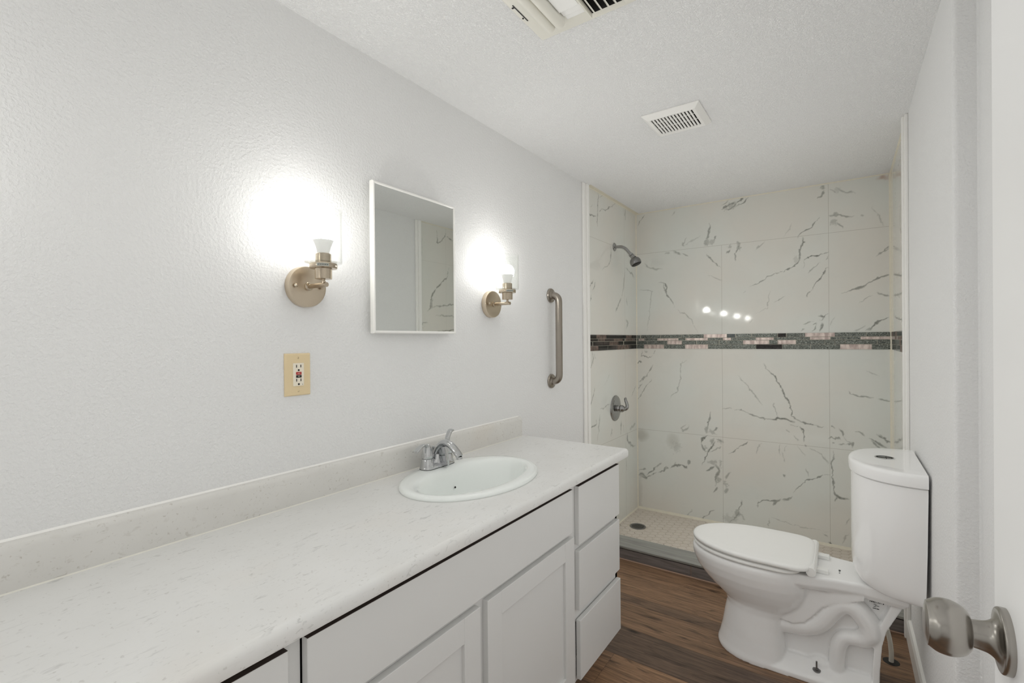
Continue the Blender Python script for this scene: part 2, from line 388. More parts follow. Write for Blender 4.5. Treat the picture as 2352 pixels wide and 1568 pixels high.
# ------------------------------------------------------------------ tiled shower walls
# vein strokes in wall metres: (width in mm, strength, along/up pairs); width 0 is a soft blot (centre, radii)
VB=[(5.0,0.5,[0.067,2.257,0.037,2.214,0.012,2.177]),(6.4,0.25,[0.309,2.251,0.286,2.232,0.263,2.203]),(15.1,0.55,[0.617,2.206,0.637,2.22,0.67,2.236,0.709,2.242]),(6.0,0.35,[0.613,2.233,0.642,2.249,0.662,2.265]),(9.0,0.5,[0.637,2.202,0.673,2.201,0.693,2.215,0.709,2.238]),(8.9,0.6,[0.709,2.238,0.729,2.252,0.747,2.265]),(7.3,0.6,[0.781,2.255,0.76,2.238,0.733,2.221,0.701,2.213]),(0,0.35,[0.674,2.222,0.036,0.022]),(7.6,0.5,[0.538,2.128,0.529,2.087,0.527,2.052,0.521,2.022,0.514,2.009]),(0,0.45,[0.51,1.988,0.015,0.027]),(0,0.35,[0.55,1.987,0.019,0.02]),(6.1,0.5,[0.583,2.025,0.566,2.011,0.556,2.0]),(7.9,0.35,[0.374,2.041,0.356,2.02,0.347,1.994,0.351,1.971]),(9.3,0.2,[0.478,2.045,0.422,2.021,0.383,1.999,0.356,1.979]),(16.0,0.4,[0.279,1.956,0.311,1.934,0.333,1.922]),(6.3,0.45,[0.342,1.931,0.369,1.918,0.389,1.905]),(6.5,0.3,[0.219,1.949,0.261,1.94]),(6.2,0.5,[0.507,1.908,0.542,1.869,0.577,1.828,0.607,1.795]),(7.5,0.5,[0.672,1.92,0.659,1.908,0.643,1.897]),(8.9,0.5,[0.731,1.96,0.719,1.936,0.707,1.912,0.703,1.878,0.701,1.844]),(0,0.45,[0.719,1.936,0.016,0.026]),(0,0.35,[0.668,1.942,0.014,0.017]),(8.6,0.3,[0.883,1.954,0.857,1.928,0.827,1.906]),(9.8,0.55,[0.175,1.739,0.207,1.733,0.229,1.714,0.234,1.684,0.224,1.67,0.233,1.635,0.25,1.614,0.272,1.583,0.289,1.543]),(4.9,0.4,[0.207,1.733,0.214,1.695,0.221,1.655,0.243,1.629]),(4.8,0.35,[0.31,1.532,0.329,1.507,0.376,1.484,0.404,1.456,0.422,1.422,0.449,1.355]),(5.0,0.25,[0.01,1.689,0.063,1.678,0.119,1.672,0.113,1.612,0.097,1.471,0.081,1.361]),(4.6,0.3,[0.524,1.756,0.568,1.74,0.616,1.715]),(5.9,0.4,[0.702,1.87,0.701,1.839]),(9.9,0.3,[0.059,1.889,0.1,1.849,0.146,1.84,0.2,1.832]),(5.7,0.5,[0.935,1.725,0.891,1.709,0.863,1.7,0.831,1.678,0.787,1.662]),(4.4,0.3,[0.762,1.632,0.746,1.622]),(3.4,0.3,[0.906,1.629,0.894,1.55,0.895,1.515,0.874,1.503,0.826,1.474]),(4.4,0.35,[0.804,1.439,0.781,1.419]),(0,0.55,[1.204,2.251,0.013,0.022]),(6.8,0.5,[1.208,2.226,1.205,2.208,1.19,2.191,1.174,2.178]),(13.5,0.4,[1.236,2.225,1.256,2.218,1.271,2.199]),(5.3,0.35,[1.272,2.236,1.294,2.211,1.316,2.201,1.369,2.181]),(0,0.2,[1.284,2.216,0.016,0.013]),(10.8,0.5,[1.235,2.071,1.255,2.063,1.277,2.063,1.299,2.056,1.325,2.048,1.365,2.044]),(0,0.5,[1.268,2.064,0.019,0.014]),(0,0.35,[1.256,2.024,0.019,0.019]),(6.7,0.5,[1.274,2.021,1.29,2.005,1.304,1.978]),(5.2,0.3,[1.393,2.045,1.408,2.035]),(6.5,0.3,[1.45,2.084,1.468,2.041,1.488,2.004,1.508,1.971]),(5.4,0.6,[1.183,2.062,1.163,2.041,1.136,2.01,1.102,1.986,1.078,1.974,1.064,1.947]),(5.6,0.2,[1.033,2.049,1.019,2.01,0.986,1.966]),(7.6,0.5,[1.528,1.84,1.511,1.831,1.493,1.811,1.466,1.791]),(5.1,0.4,[1.528,1.829,1.499,1.814,1.478,1.81]),(6.1,0.6,[1.095,1.951,1.098,1.919,1.082,1.873,1.084,1.848,1.073,1.809]),(6.1,0.6,[1.088,1.855,1.082,1.83,1.071,1.797,1.043,1.768,1.017,1.759,0.991,1.749,0.953,1.741,0.926,1.724,0.887,1.712]),(0,0.2,[1.058,1.811,0.018,0.03]),(8.3,0.75,[1.104,1.808,1.12,1.819,1.127,1.814,1.134,1.824,1.173,1.83,1.2,1.825]),(5.4,0.5,[1.2,1.825,1.219,1.836,1.233,1.838]),(6.7,0.35,[1.233,1.822,1.215,1.799]),(4.1,0.35,[1.187,1.781,1.17,1.766,1.141,1.739,1.12,1.722]),(3.3,0.25,[1.104,1.802,1.096,1.752]),(5.4,0.6,[1.23,1.739,1.218,1.739,1.194,1.697,1.165,1.658,1.133,1.609]),(0,0.7,[1.131,1.605,0.008,0.006]),(5.5,0.4,[1.131,1.605,1.112,1.573]),(10.7,0.55,[1.296,1.582,1.336,1.596,1.379,1.609,1.417,1.631,1.456,1.655,1.493,1.67,1.524,1.681,1.53,1.681]),(10.3,0.5,[1.468,1.577,1.493,1.562,1.511,1.553,1.531,1.554]),(3.9,0.35,[1.381,1.521,1.401,1.536,1.427,1.554,1.449,1.563]),(4.2,0.35,[0.996,1.59,0.975,1.572,0.929,1.546]),(6.4,0.65,[1.532,1.437,1.511,1.426,1.492,1.413,1.461,1.398,1.448,1.375,1.416,1.347]),(7.8,0.3,[1.41,1.376,1.358,1.344]),(4.0,0.25,[1.265,1.436,1.244,1.412,1.237,1.384]),(6.8,0.65,[1.229,1.465,1.213,1.457,1.203,1.451,1.178,1.45]),(5.4,0.4,[1.206,1.447,1.196,1.426,1.182,1.423]),(5.5,0.45,[1.096,1.396,1.125,1.412,1.146,1.415]),(8.2,0.5,[1.139,1.394,1.164,1.402]),(9.6,0.5,[1.164,1.398,1.153,1.369,1.146,1.356]),(9.5,0.55,[1.192,1.401,1.189,1.372,1.178,1.356]),(5.5,0.35,[1.1,1.37,1.074,1.349]),(8.3,0.55,[0.049,1.228,0.035,1.182,0.059,1.188,0.084,1.173,0.105,1.173,0.125,1.191]),(9.9,0.3,[0.064,1.228,0.08,1.208]),(6.5,0.35,[0.151,1.231,0.131,1.203]),(10.0,0.6,[0.003,1.123,0.022,1.141,0.045,1.134]),(8.2,0.5,[0.127,1.118,0.104,1.082,0.078,1.036,0.047,1.009,0.01,0.985]),(13.2,0.45,[0.083,1.041,0.073,1.02,0.036,0.994]),(5.0,0.4,[0.044,0.974,0.004,0.926]),(6.6,0.55,[0.114,1.012,0.093,0.981,0.072,0.95,0.036,0.897,0.004,0.844]),(4.7,0.35,[0.374,1.157,0.345,1.137,0.331,1.108,0.328,1.064,0.329,1.025,0.316,0.966,0.301,0.922,0.277,0.901,0.247,0.869]),(4.5,0.35,[0.701,1.06,0.75,1.015,0.786,0.962,0.826,0.915,0.866,0.851]),(6.4,0.65,[0.86,1.139,0.891,1.102,0.93,1.066,0.941,1.04,0.971,0.985,0.981,0.955,1.012,0.896,1.016,0.862,1.034,0.812,1.052,0.788,1.074,0.775]),(6.1,0.4,[0.61,0.823,0.653,0.831,0.67,0.83]),(6.6,0.5,[0.691,0.82,0.72,0.831,0.765,0.812,0.806,0.793,0.861,0.78,0.869,0.772,0.932,0.774]),(8.7,0.65,[0.881,0.773,0.939,0.776,0.951,0.788,0.974,0.783,1.008,0.777,1.045,0.77]),(7.0,0.6,[1.052,0.788,1.093,0.77,1.121,0.764,1.136,0.77,1.155,0.761]),(4.9,0.4,[1.155,0.761,1.175,0.753,1.196,0.75,1.22,0.757]),(3.7,0.35,[0.925,0.891,0.93,0.856,0.949,0.796]),(4.2,0.4,[1.019,0.755,1.048,0.749,1.063,0.752]),(8.4,0.65,[1.071,0.747,1.087,0.727,1.09,0.71,1.097,0.686,1.094,0.651]),(0,0.5,[1.103,0.627,0.007,0.008]),(4.2,0.4,[1.0,0.718,1.018,0.694]),(4.2,0.35,[1.033,0.683,1.063,0.652]),(6.8,0.5,[1.241,0.771,1.261,0.749]),(8.0,0.5,[1.281,0.751,1.298,0.732,1.301,0.704]),(8.1,0.5,[1.23,0.683,1.244,0.697,1.264,0.691,1.274,0.701,1.284,0.685]),(9.5,0.5,[1.242,0.664,1.261,0.662]),(5.4,0.4,[1.278,0.656,1.308,0.659]),(5.3,0.35,[1.301,0.704,1.338,0.667]),(10.7,0.5,[1.314,0.656,1.344,0.668,1.341,0.643]),(6.6,0.45,[1.358,0.748,1.384,0.737,1.406,0.721]),(10.4,0.55,[1.426,0.705,1.451,0.692,1.476,0.679,1.507,0.659]),(7.8,0.45,[1.432,0.69,1.463,0.666,1.476,0.656]),(7.8,0.6,[1.461,0.737,1.492,0.717,1.507,0.707,1.529,0.695]),(5.2,0.4,[1.473,0.74,1.495,0.721]),(4.2,0.35,[1.418,1.113,1.447,1.096,1.475,1.08]),(6.6,0.5,[1.326,0.987,1.336,0.967,1.366,0.957,1.398,0.953,1.449,0.954]),(5.2,0.5,[1.474,0.947,1.508,0.94,1.527,0.941]),(7.9,0.35,[0.361,0.688,0.337,0.661,0.346,0.638,0.37,0.655,0.389,0.681]),(9.2,0.55,[0.531,0.793,0.524,0.741,0.517,0.712,0.503,0.673]),(0,0.45,[0.503,0.659,0.013,0.024]),(0,0.35,[0.539,0.658,0.024,0.019]),(7.6,0.5,[0.581,0.69,0.552,0.669]),(15.4,0.65,[0.507,0.619,0.476,0.601,0.471,0.567]),(12.4,0.5,[0.471,0.567,0.475,0.539,0.498,0.513]),(12.2,0.65,[0.565,0.592,0.547,0.562,0.52,0.521,0.502,0.481,0.479,0.416]),(0,0.4,[0.498,0.537,0.018,0.024]),(15.4,0.35,[0.534,0.57,0.556,0.61]),(9.2,0.45,[0.569,0.607,0.604,0.587]),(0,0.3,[0.595,0.596,0.015,0.023]),(6.1,0.35,[0.599,0.559,0.569,0.536,0.524,0.507]),(0,0.2,[0.293,0.522,0.033,0.044]),(13.4,0.5,[0.005,0.272,0.036,0.282,0.067,0.261,0.02,0.253]),(0,0.45,[0.039,0.272,0.031,0.02]),(11.6,0.55,[0.072,0.282,0.098,0.301,0.129,0.336,0.139,0.358]),(10.0,0.5,[0.062,0.26,0.098,0.276,0.124,0.3,0.154,0.31]),(8.2,0.35,[0.139,0.358,0.185,0.389]),(8.2,0.5,[0.154,0.31,0.199,0.331,0.219,0.364]),(9.7,0.4,[0.219,0.354,0.244,0.36]),(12.9,0.6,[0.249,0.361,0.283,0.383,0.321,0.386,0.359,0.384,0.368,0.379]),(15.8,0.45,[0.378,0.402,0.383,0.436]),(9.6,0.3,[0.273,0.377,0.292,0.409]),(6.7,0.4,[0.005,0.302,0.042,0.318,0.068,0.327]),(0,0.4,[0.542,0.441,0.024,0.021]),(15.3,0.5,[0.555,0.432,0.576,0.407,0.589,0.385,0.576,0.355,0.565,0.325,0.567,0.279]),(9.3,0.55,[0.497,0.374,0.528,0.395,0.555,0.418]),(0,0.35,[0.596,0.442,0.011,0.033]),(0,0.42,[0.587,0.32,0.017,0.028]),(7.6,0.5,[0.58,0.272,0.571,0.252,0.549,0.229]),(0,0.35,[0.63,0.303,0.017,0.032]),(9.0,0.4,[0.66,0.394,0.632,0.359,0.628,0.336]),(12.1,0.35,[0.645,0.274,0.619,0.237]),(5.9,0.55,[0.77,0.62,0.76,0.601,0.722,0.574,0.685,0.537,0.655,0.51]),(7.3,0.25,[0.855,0.616,0.828,0.573,0.81,0.54]),(7.4,0.6,[0.733,0.205,0.724,0.164,0.711,0.134]),(0,0.45,[0.707,0.115,0.021,0.023]),(14.9,0.5,[0.711,0.134,0.694,0.085,0.652,0.033]),(0,0.22,[0.66,0.069,0.046,0.032]),(8.9,0.25,[0.728,0.115,0.748,0.074]),(10.2,0.55,[0.828,0.182,0.832,0.21,0.86,0.235,0.896,0.24,0.935,0.243,0.954,0.259]),(11.5,0.5,[0.919,0.218,0.938,0.239,0.958,0.258]),(11.4,0.45,[0.969,0.258,0.999,0.263,1.029,0.295]),(5.6,0.6,[1.035,0.312,1.066,0.362,1.104,0.404,1.156,0.43,1.226,0.463]),(5.5,0.5,[0.557,0.109,0.535,0.09,0.512,0.062,0.472,0.032,0.449,0.02]),(6.3,0.25,[0.403,0.083,0.366,0.032]),(4.3,0.25,[0.911,0.128,0.949,0.123,0.987,0.118,1.039,0.107,1.098,0.103,1.222,0.101]),(5.8,0.3,[0.895,0.116,0.887,0.061]),(5.5,0.4,[1.194,0.086,1.222,0.072]),(8.1,0.6,[1.247,0.354,1.264,0.335,1.291,0.331,1.321,0.327]),(6.7,0.45,[1.266,0.329,1.257,0.298]),(5.3,0.3,[1.331,0.215,1.307,0.165]),(5.3,0.3,[1.327,0.116,1.307,0.095,1.293,0.043]),(10.9,1.0,[1.225,0.039,1.226,0.019,1.242,0.016]),(5.9,0.6,[1.255,0.613,1.24,0.53,1.243,0.427,1.254,0.342,1.285,0.322,1.327,0.326]),(3.4,0.3,[0.958,0.617,0.954,0.544]),(4.2,0.3,[0.998,0.612,0.99,0.575]),(3.4,0.35,[0.974,0.564,0.989,0.503]),(4.2,0.3,[1.06,0.62,1.097,0.562]),(8.3,0.35,[1.128,0.61,1.187,0.583,1.223,0.527]),(5.6,0.3,[1.105,0.484,1.119,0.433]),(8.5,0.5,[0.981,0.42,0.985,0.403])]
VL=[(5.1,0.65,[2.854,2.273,2.866,2.241,2.859,2.189,2.852,2.137,2.854,2.112,2.845,2.072,2.85,2.046]),(5.7,0.6,[2.864,2.142,2.888,2.155,2.944,2.176,2.969,2.177,3.008,2.199,3.054,2.215,3.156,2.265]),(5.5,0.65,[2.73,2.101,2.747,2.092,2.798,2.098,2.828,2.111]),(3.4,0.4,[2.878,2.238,2.946,2.268]),(12.8,0.3,[3.345,2.272,3.329,2.217,3.336,2.184]),(3.3,0.3,[2.748,2.144,2.777,2.175]),(5.4,0.55,[3.069,1.95,3.063,1.892,3.053,1.852,3.033,1.823,3.01,1.807,2.964,1.796,2.919,1.772]),(6.4,0.4,[3.325,1.83,3.374,1.825,3.412,1.811,3.458,1.81,3.504,1.792,3.512,1.774]),(6.9,0.6,[2.783,1.697,2.72,1.638,2.708,1.615]),(5.6,0.6,[2.808,1.678,2.769,1.62]),(4.1,0.5,[2.756,1.598,2.731,1.532,2.705,1.457]),(12.7,0.3,[3.315,1.824,3.297,1.724,3.263,1.623]),(12.5,0.4,[3.247,1.616,3.183,1.546,3.136,1.502]),(9.6,0.3,[3.344,1.617,3.36,1.555]),(15.9,0.3,[3.324,1.455,3.374,1.431,3.34,1.393]),(6.4,0.4,[3.365,1.818,3.451,1.815,3.503,1.769]),(11.0,0.4,[2.75,1.234,2.774,1.19,2.736,1.139,2.699,1.125]),(5.5,0.3,[2.787,1.222,2.812,1.189]),(5.0,0.55,[2.796,1.016,2.782,0.974,2.744,0.925,2.702,0.866]),(3.8,0.3,[3.025,1.078,2.996,1.045,2.927,1.011]),(3.7,0.4,[2.87,0.855,2.937,0.858,3.036,0.875]),(6.1,0.6,[2.804,0.799,2.817,0.764,2.754,0.763,2.705,0.765]),(8.5,0.35,[2.87,0.822,2.842,0.738,2.827,0.653]),(8.9,0.3,[3.061,0.704,3.046,0.649]),(15.5,0.35,[3.229,0.726,3.211,0.644]),(6.2,0.3,[3.26,0.697,3.275,0.646]),(15.9,0.45,[3.34,0.623,3.339,0.573,3.423,0.52,3.493,0.501]),(5.0,0.45,[3.521,0.956,3.431,0.893]),(16.6,0.3,[3.515,0.672,3.461,0.654,3.391,0.64]),(6.3,0.35,[3.32,0.441,3.318,0.354])]
VR=[(9.8,0.5,[3.438,1.668,3.157,1.634,2.83,1.588]),(8.6,0.4,[3.447,1.549,3.11,1.524,2.864,1.522]),(6.2,0.55,[3.455,1.434,3.099,1.405,2.842,1.388]),(6.4,0.5,[3.507,0.705,3.291,0.751,3.0,0.81]),(6.5,0.6,[2.889,2.227,2.905,2.122,2.947,2.146,3.001,2.211,3.001,2.229]),(7.4,0.5,[3.014,2.204,3.082,2.174]),(11.2,0.6,[3.037,1.93,3.009,1.853,2.942,1.791,2.864,1.73,2.825,1.665,2.812,1.576,2.774,1.552]),(14.3,0.4,[2.838,1.657,2.824,1.576]),(17.1,0.45,[2.63,1.405,2.689,1.449,2.725,1.459,2.785,1.46]),(0,0.4,[2.665,1.431,0.059,0.03]),(10.3,0.5,[2.625,1.957,2.649,1.978]),(3.5,0.25,[2.721,2.161,2.719,1.988,2.625,1.949])]
MB_=[[(-0.001,0.029,'D'),(0.035,0.185,'D'),(0.187,0.336,'D'),(0.338,0.388,'D'),(0.39,0.49,'D'),(0.492,0.643,'P'),(0.644,0.696,'G'),(0.7,0.796,'D'),(0.799,0.95,'D'),(0.952,0.999,'K'),(1.002,1.103,'D'),(1.104,1.26,'P'),(1.26,1.415,'D'),(1.417,1.529,'D')],[(-0.001,0.016,'D'),(0.018,0.062,'P'),(0.062,0.159,'D'),(0.161,0.314,'P'),(0.316,0.364,'D'),(0.366,0.518,'P'),(0.519,0.617,'D'),(0.619,0.67,'P'),(0.671,0.822,'D'),(0.823,0.927,'P'),(0.929,0.976,'D'),(0.977,1.129,'D'),(1.131,1.237,'P'),(1.238,1.286,'D'),(1.287,1.388,'D'),(1.389,1.529,'P')],[(-0.001,0.084,'D'),(0.086,0.234,'D'),(0.236,0.339,'P'),(0.341,0.44,'D'),(0.443,0.591,'D'),(0.594,0.641,'D'),(0.643,0.744,'D'),(0.746,0.901,'P'),(0.903,0.95,'D'),(0.951,1.053,'P'),(1.055,1.208,'D'),(1.209,1.26,'D'),(1.261,1.312,'D'),(1.313,1.467,'D'),(1.469,1.529,'D')],[(-0.001,0.057,'D'),(0.059,0.209,'P'),(0.211,0.361,'D'),(0.364,0.518,'P'),(0.52,0.67,'D'),(0.671,0.823,'D'),(0.824,0.976,'K'),(0.977,1.132,'D'),(1.134,1.287,'D'),(1.287,1.442,'P'),(1.443,1.529,'D')]]
ML_=[[(2.689,2.707,'K'),(2.712,2.813,'K'),(2.818,2.97,'P'),(2.972,3.122,'K'),(3.125,3.274,'K'),(3.279,3.32,'K'),(3.322,3.435,'P'),(3.438,3.536,'K')],[(2.689,2.839,'K'),(2.847,2.949,'P'),(2.951,3.095,'K'),(3.097,3.254,'P'),(3.254,3.296,'K'),(3.311,3.459,'P'),(3.459,3.533,'K')],[(2.689,2.756,'K'),(2.767,2.918,'K'),(2.922,3.015,'K'),(3.017,3.175,'P'),(3.178,3.269,'K'),(3.284,3.53,'K')],[(2.691,2.843,'P'),(2.847,2.993,'K'),(3.0,3.15,'K'),(3.157,3.296,'P'),(3.306,3.372,'P'),(3.372,3.454,'K'),(3.459,3.536,'K')]]

def tile_grid(name, mat, P, a0, a1, z0, z1, step, strokes, stains=(), seed=1):
    na = int(round((a1 - a0) / step)) + 1; nz = int(round((z1 - z0) / step)) + 1
    A, Z = np.meshgrid(np.linspace(a0, a1, na), np.linspace(z0, z1, nz))
    rg = np.random.default_rng(seed)
    def wob(sc):                                     # smooth value noise, used to roughen the veins
        g = rg.standard_normal((int((z1 - z0) / sc) + 3, int((a1 - a0) / sc) + 3))
        u = (A - a0) / sc; v = (Z - z0) / sc; i = u.astype(int); j = v.astype(int); fu = u - i; fv = v - j
        fu = fu * fu * (3 - 2 * fu); fv = fv * fv * (3 - 2 * fv)
        return (g[j, i] * (1 - fu) + g[j, i + 1] * fu) * (1 - fv) + (g[j + 1, i] * (1 - fu) + g[j + 1, i + 1] * fu) * fv
    A2 = A + 0.0035 * wob(0.03) + 0.0022 * wob(0.010); Z2 = Z + 0.0035 * wob(0.03) + 0.0022 * wob(0.010)
    thick = np.clip(1 + 0.55 * wob(0.022), 0.25, 2.2)
    V = np.zeros_like(A)
    for wd, it, p in strokes:
        if wd == 0:
            cx, cz, rx, rz = p
            d = np.sqrt(((A2 - cx) / rx) ** 2 + ((Z2 - cz) / rz) ** 2) + 0.55 * (thick - 1) + 0.25 * wob(0.008)
            V = np.maximum(V, it * 0.85 * np.clip((1.05 - d) / 0.5, 0, 1)); continue
        q = np.array(p).reshape(-1, 2); L = len(q) - 1
        lo = q.min(0) - 0.03; hi = q.max(0) + 0.03
        sl = (slice(max(0, int((lo[1] - z0) / step)), max(0, int((hi[1] - z0) / step) + 2)), slice(max(0, int((lo[0] - a0) / step)), max(0, int((hi[0] - a0) / step) + 2)))
        a_, z_ = A2[sl], Z2[sl]
        if a_.size == 0: continue
        best = np.zeros_like(a_)
        for k in range(L):
            e = q[k + 1] - q[k]; l2 = (e ** 2).sum() + 1e-12
            s = np.clip(((a_ - q[k][0]) * e[0] + (z_ - q[k][1]) * e[1]) / l2, 0, 1)
            d = np.hypot(a_ - q[k][0] - s * e[0], z_ - q[k][1] - s * e[1])
            g = (k + s) / L; tp = np.clip(np.minimum(g, 1 - g) * 5, 0.0, 1)
            wv_ = (wd / 1000) * 0.5 * 0.85 * (0.45 + 0.55 * tp) * thick[sl]
            best = np.maximum(best, (0.35 + 0.65 * tp) * np.clip((wv_ * 1.35 + 0.0012 - d) / (wv_ * 0.8 + 0.0012), 0, 1))
        V[sl] = np.maximum(V[sl], it * 1.15 * best)
    G = np.zeros_like(A); B = np.zeros_like(A)
    for kind, cx, cz, rx, rz, it in stains:
        d = ((A2 - cx) / rx) ** 2 + ((Z2 - cz) / rz) ** 2
        T = it * np.clip(1.2 - d, 0, 1)
        if kind == 'g': G = np.maximum(G, T)
        else: B = np.maximum(B, T * np.clip(thick - 0.35, 0, 1))
    co = np.empty((nz, na, 3)); P(co, A, Z)
    idx = np.arange(na * nz).reshape(nz, na)
    f = np.stack([idx[:-1, :-1], idx[:-1, 1:], idx[1:, 1:], idx[1:, :-1]], -1).reshape(-1, 4)
    me = bpy.data.meshes.new(name)
    me.vertices.add(na * nz); me.vertices.foreach_set('co', co.reshape(-1).astype(np.float32))
    me.loops.add(f.size); me.loops.foreach_set('vertex_index', f.reshape(-1).astype(np.int32))
    me.polygons.add(len(f)); me.polygons.foreach_set('loop_start', (np.arange(len(f)) * 4).astype(np.int32))
    me.update(calc_edges=True)
    ca = me.color_attributes.new('vein', 'FLOAT_COLOR', 'POINT')
    col = np.stack([np.clip(V, 0, 1), G, B, np.ones_like(V)], -1).astype(np.float32)
    ca.data.foreach_set('color', col.reshape(-1))
    me.materials.append(mat)
    o = bpy.data.objects.new(name, me); C.objects.link(o); ROOT[o] = Vector((0, 0, 0)); o['kind'] = 'structure'
    # a solid backing so that the wall has thickness
    return o
def PB(co, A, Z): co[..., 0] = A; co[..., 1] = D; co[..., 2] = Z
def PL(co, A, Z): co[..., 0] = 0.0; co[..., 1] = A[:, ::-1]; co[..., 2] = Z
def PR(co, A, Z): co[..., 0] = WR; co[..., 1] = A; co[..., 2] = Z
ZP = 0.018        # shower floor level
wb = tile_grid('wall_back', M['tileB'], PB, 0.0, WR, 0.0, H, 0.0034, VB, [('g', 0.27, .56, .05, .06, .25), ('g', .03, .58, .06, .05, .4), ('g', .01, .1, .03, .2, .2), ('b', WR, H, .10, .035, 1.0)], 3)
wl = tile_grid('wall_shower_left', M['tileL'], lambda co, A, Z: (co.__setitem__((Ellipsis, 0), 0.0), co.__setitem__((Ellipsis, 1), A), co.__setitem__((Ellipsis, 2), Z)), YT - 0.02, D, 0.0, H, 0.0045, VL, [], 4)
wr = tile_grid('wall_shower_right', M['tileR'], PR, YT - 0.02, D, 0.0, H, 0.006, VR, [('b', D, H, .10, .06, .8)], 5)
m = MB(); m.box(-0.10, WR + 0.165, D + 0.002, D + 0.10, 0, H); obj('backing', m, M['wall'], wb, smooth=0)
m = MB(); m.box(-0.10, -0.002, YT - 0.02, D, 0, H); obj('backing', m, M['wall'], wl, smooth=0)
m = MB(); m.box(WR + 0.002, WR + 0.165, YT - 0.02, D, 0, H); obj('backing', m, M['wall'], wr, smooth=0)
# mosaic band: little strips of glass and metal set in grout
Z0, Z1 = 1.240, 1.342
rows = [(0.765, 1.0), (0.59, 0.74), (0.315, 0.56), (0.0, 0.29)]
def band(parent, rowsets, place):
    m = MB(); mats = [M['grout'], M['mosD'], M['mosP'], M['mosK'], M['mosG'], M['mosQ']]; ki = dict(D=1, P=2, K=3, G=4, Q=5)
    m.mi = 0; place(m, None, None, Z0, Z1, 0.001)
    for (f0, f1), rs in zip(rows, rowsets):
        for a, b, k in rs:
            m.mi = ki[k]; place(m, a + 0.0007, b - 0.0007, Z0 + f0 * (Z1 - Z0), Z0 + f1 * (Z1 - Z0), 0.0035)
    bm = m.done()
    return obj('mosaic_band', bm, None, parent, smooth=0, mats=mats)
def plB(m, a, b, z0, z1, t_): m.box(0.0 if a is None else max(a, 0.0), WR if a is None else min(b, WR), D - t_, D + 0.001, z0, z1)
def plL(m, a, b, z0, z1, t_): m.box(-0.001, t_, YT if a is None else a, D if a is None else min(b, D), z0, z1)
def plR(m, a, b, z0, z1, t_): m.box(WR - t_, WR + 0.001, YT if a is None else a, D if a is None else min(b, D), z0, z1)
band(wb, MB_, plB)
band(wl, [[(a, b, 'Q' if k == 'P' else k) for a, b, k in r] for r in ML_], plL)
rr = []
for k in range(4):
    y = D - 0.02 * k - 0.03; r = []
    while y > YT:
        l = random.choice([.07, .1, .14]); r.append((max(y - l, YT), y - 0.002, random.choice('KDQK'))); y -= l
    rr.append(r)
band(wr, rr, plR)
# white trim strips where the tile begins, and the caulk lines
m = MB(); m.box(0.0, 0.012, YT - 0.075, YT - 0.04, 0.0, H); m.box(0.0, 0.018, YT - 0.036, YT - 0.004, 0.0, H); m.box(0.0, 0.008, YT - 0.045, YT - 0.03, 0.0, H)
struct('trim_2', m, M['trim'], smooth=0, bevel=0.003)
m = MB(); m.box(WR - 0.012, WR, YT - 0.055, YT - 0.03, 0.0, H); m.box(WR - 0.02, WR, YT - 0.03, YT - 0.002, 0.0, H)
struct('trim_3', m, M['trim'], smooth=0, bevel=0.003)
k = 0.006
m = MB(); m.prism([(0, D), (0, D - k), (k, D)], 2, ZP, H); struct('trim_4', m, M['caulk'], smooth=0)
m = MB(); m.prism([(WR, D), (WR - k * 1.5, D), (WR, D - k * 1.5)], 2, ZP, H); struct('trim_5', m, M['caulk'], smooth=0)
m = MB(); m.prism([(D, H), (D, H - k), (D - k, H)], 0, 0, WR); struct('trim_6', m, M['caulk'], smooth=0)
m = MB(); m.prism([(0, H), (k, H), (0, H - k)], 1, YT, D); m.prism([(k, H), (0.026, H), (k, H - 0.002)], 1, YT, D); struct('trim_7', m, M['caulk'], smooth=0)
m = MB(); m.prism([(WR, H), (WR, H - k), (WR - k, H)], 1, YT, D); struct('trim_8', m, M['caulk'], smooth=0)
m = MB(); m.prism([(D, ZP), (D - 0.014, ZP), (D, ZP + 0.014)], 0, 0, WR); m.prism([(0, ZP), (0.007, ZP), (0, ZP + 0.007)], 1, YT + 0.15, D); m.prism([(WR, ZP), (WR, ZP + 0.007), (WR - 0.007, ZP)], 1, YT + 0.15, D)
struct('trim_9', m, M['caulk'], smooth=0)
# shower floor: grout bed with hexagon tiles
m = MB(); m.box(0, WR, YT + 0.14, D, 0.0, ZP - 0.0015); fs = struct('floor_shower', m, M['hexgrout'], smooth=0)
DR = (0.131, 3.185)
m = MB(); R_ = 0.029; dx = R_ * 1.5; dy = R_ * math.sqrt(3)
for i in range(int(WR / dx) + 2):
    for j in range(int(0.7 / dy) + 3):
        cx = i * dx; cy = YT + 0.13 + j * dy + (dy / 2 if i % 2 else 0)
        if math.hypot(cx - DR[0], cy - DR[1]) < 0.05: continue
        p = [(cx + (R_ - 0.0016) * math.cos(a), cy + (R_ - 0.0016) * math.sin(a)) for a in [q * PI / 3 for q in range(6)]]
        p = [(min(max(x_, 0.002), WR - 0.002), min(max(y_, YT + 0.142), D - 0.002)) for x_, y_ in p]
        if max(q[0] for q in p) - min(q[0] for q in p) < 0.012 or max(q[1] for q in p) - min(q[1] for q in p) < 0.012: continue
        m.prism(p, 2, 0.002, ZP)
obj('hexagon_tiles', m, M['hex'], fs, smooth=0)
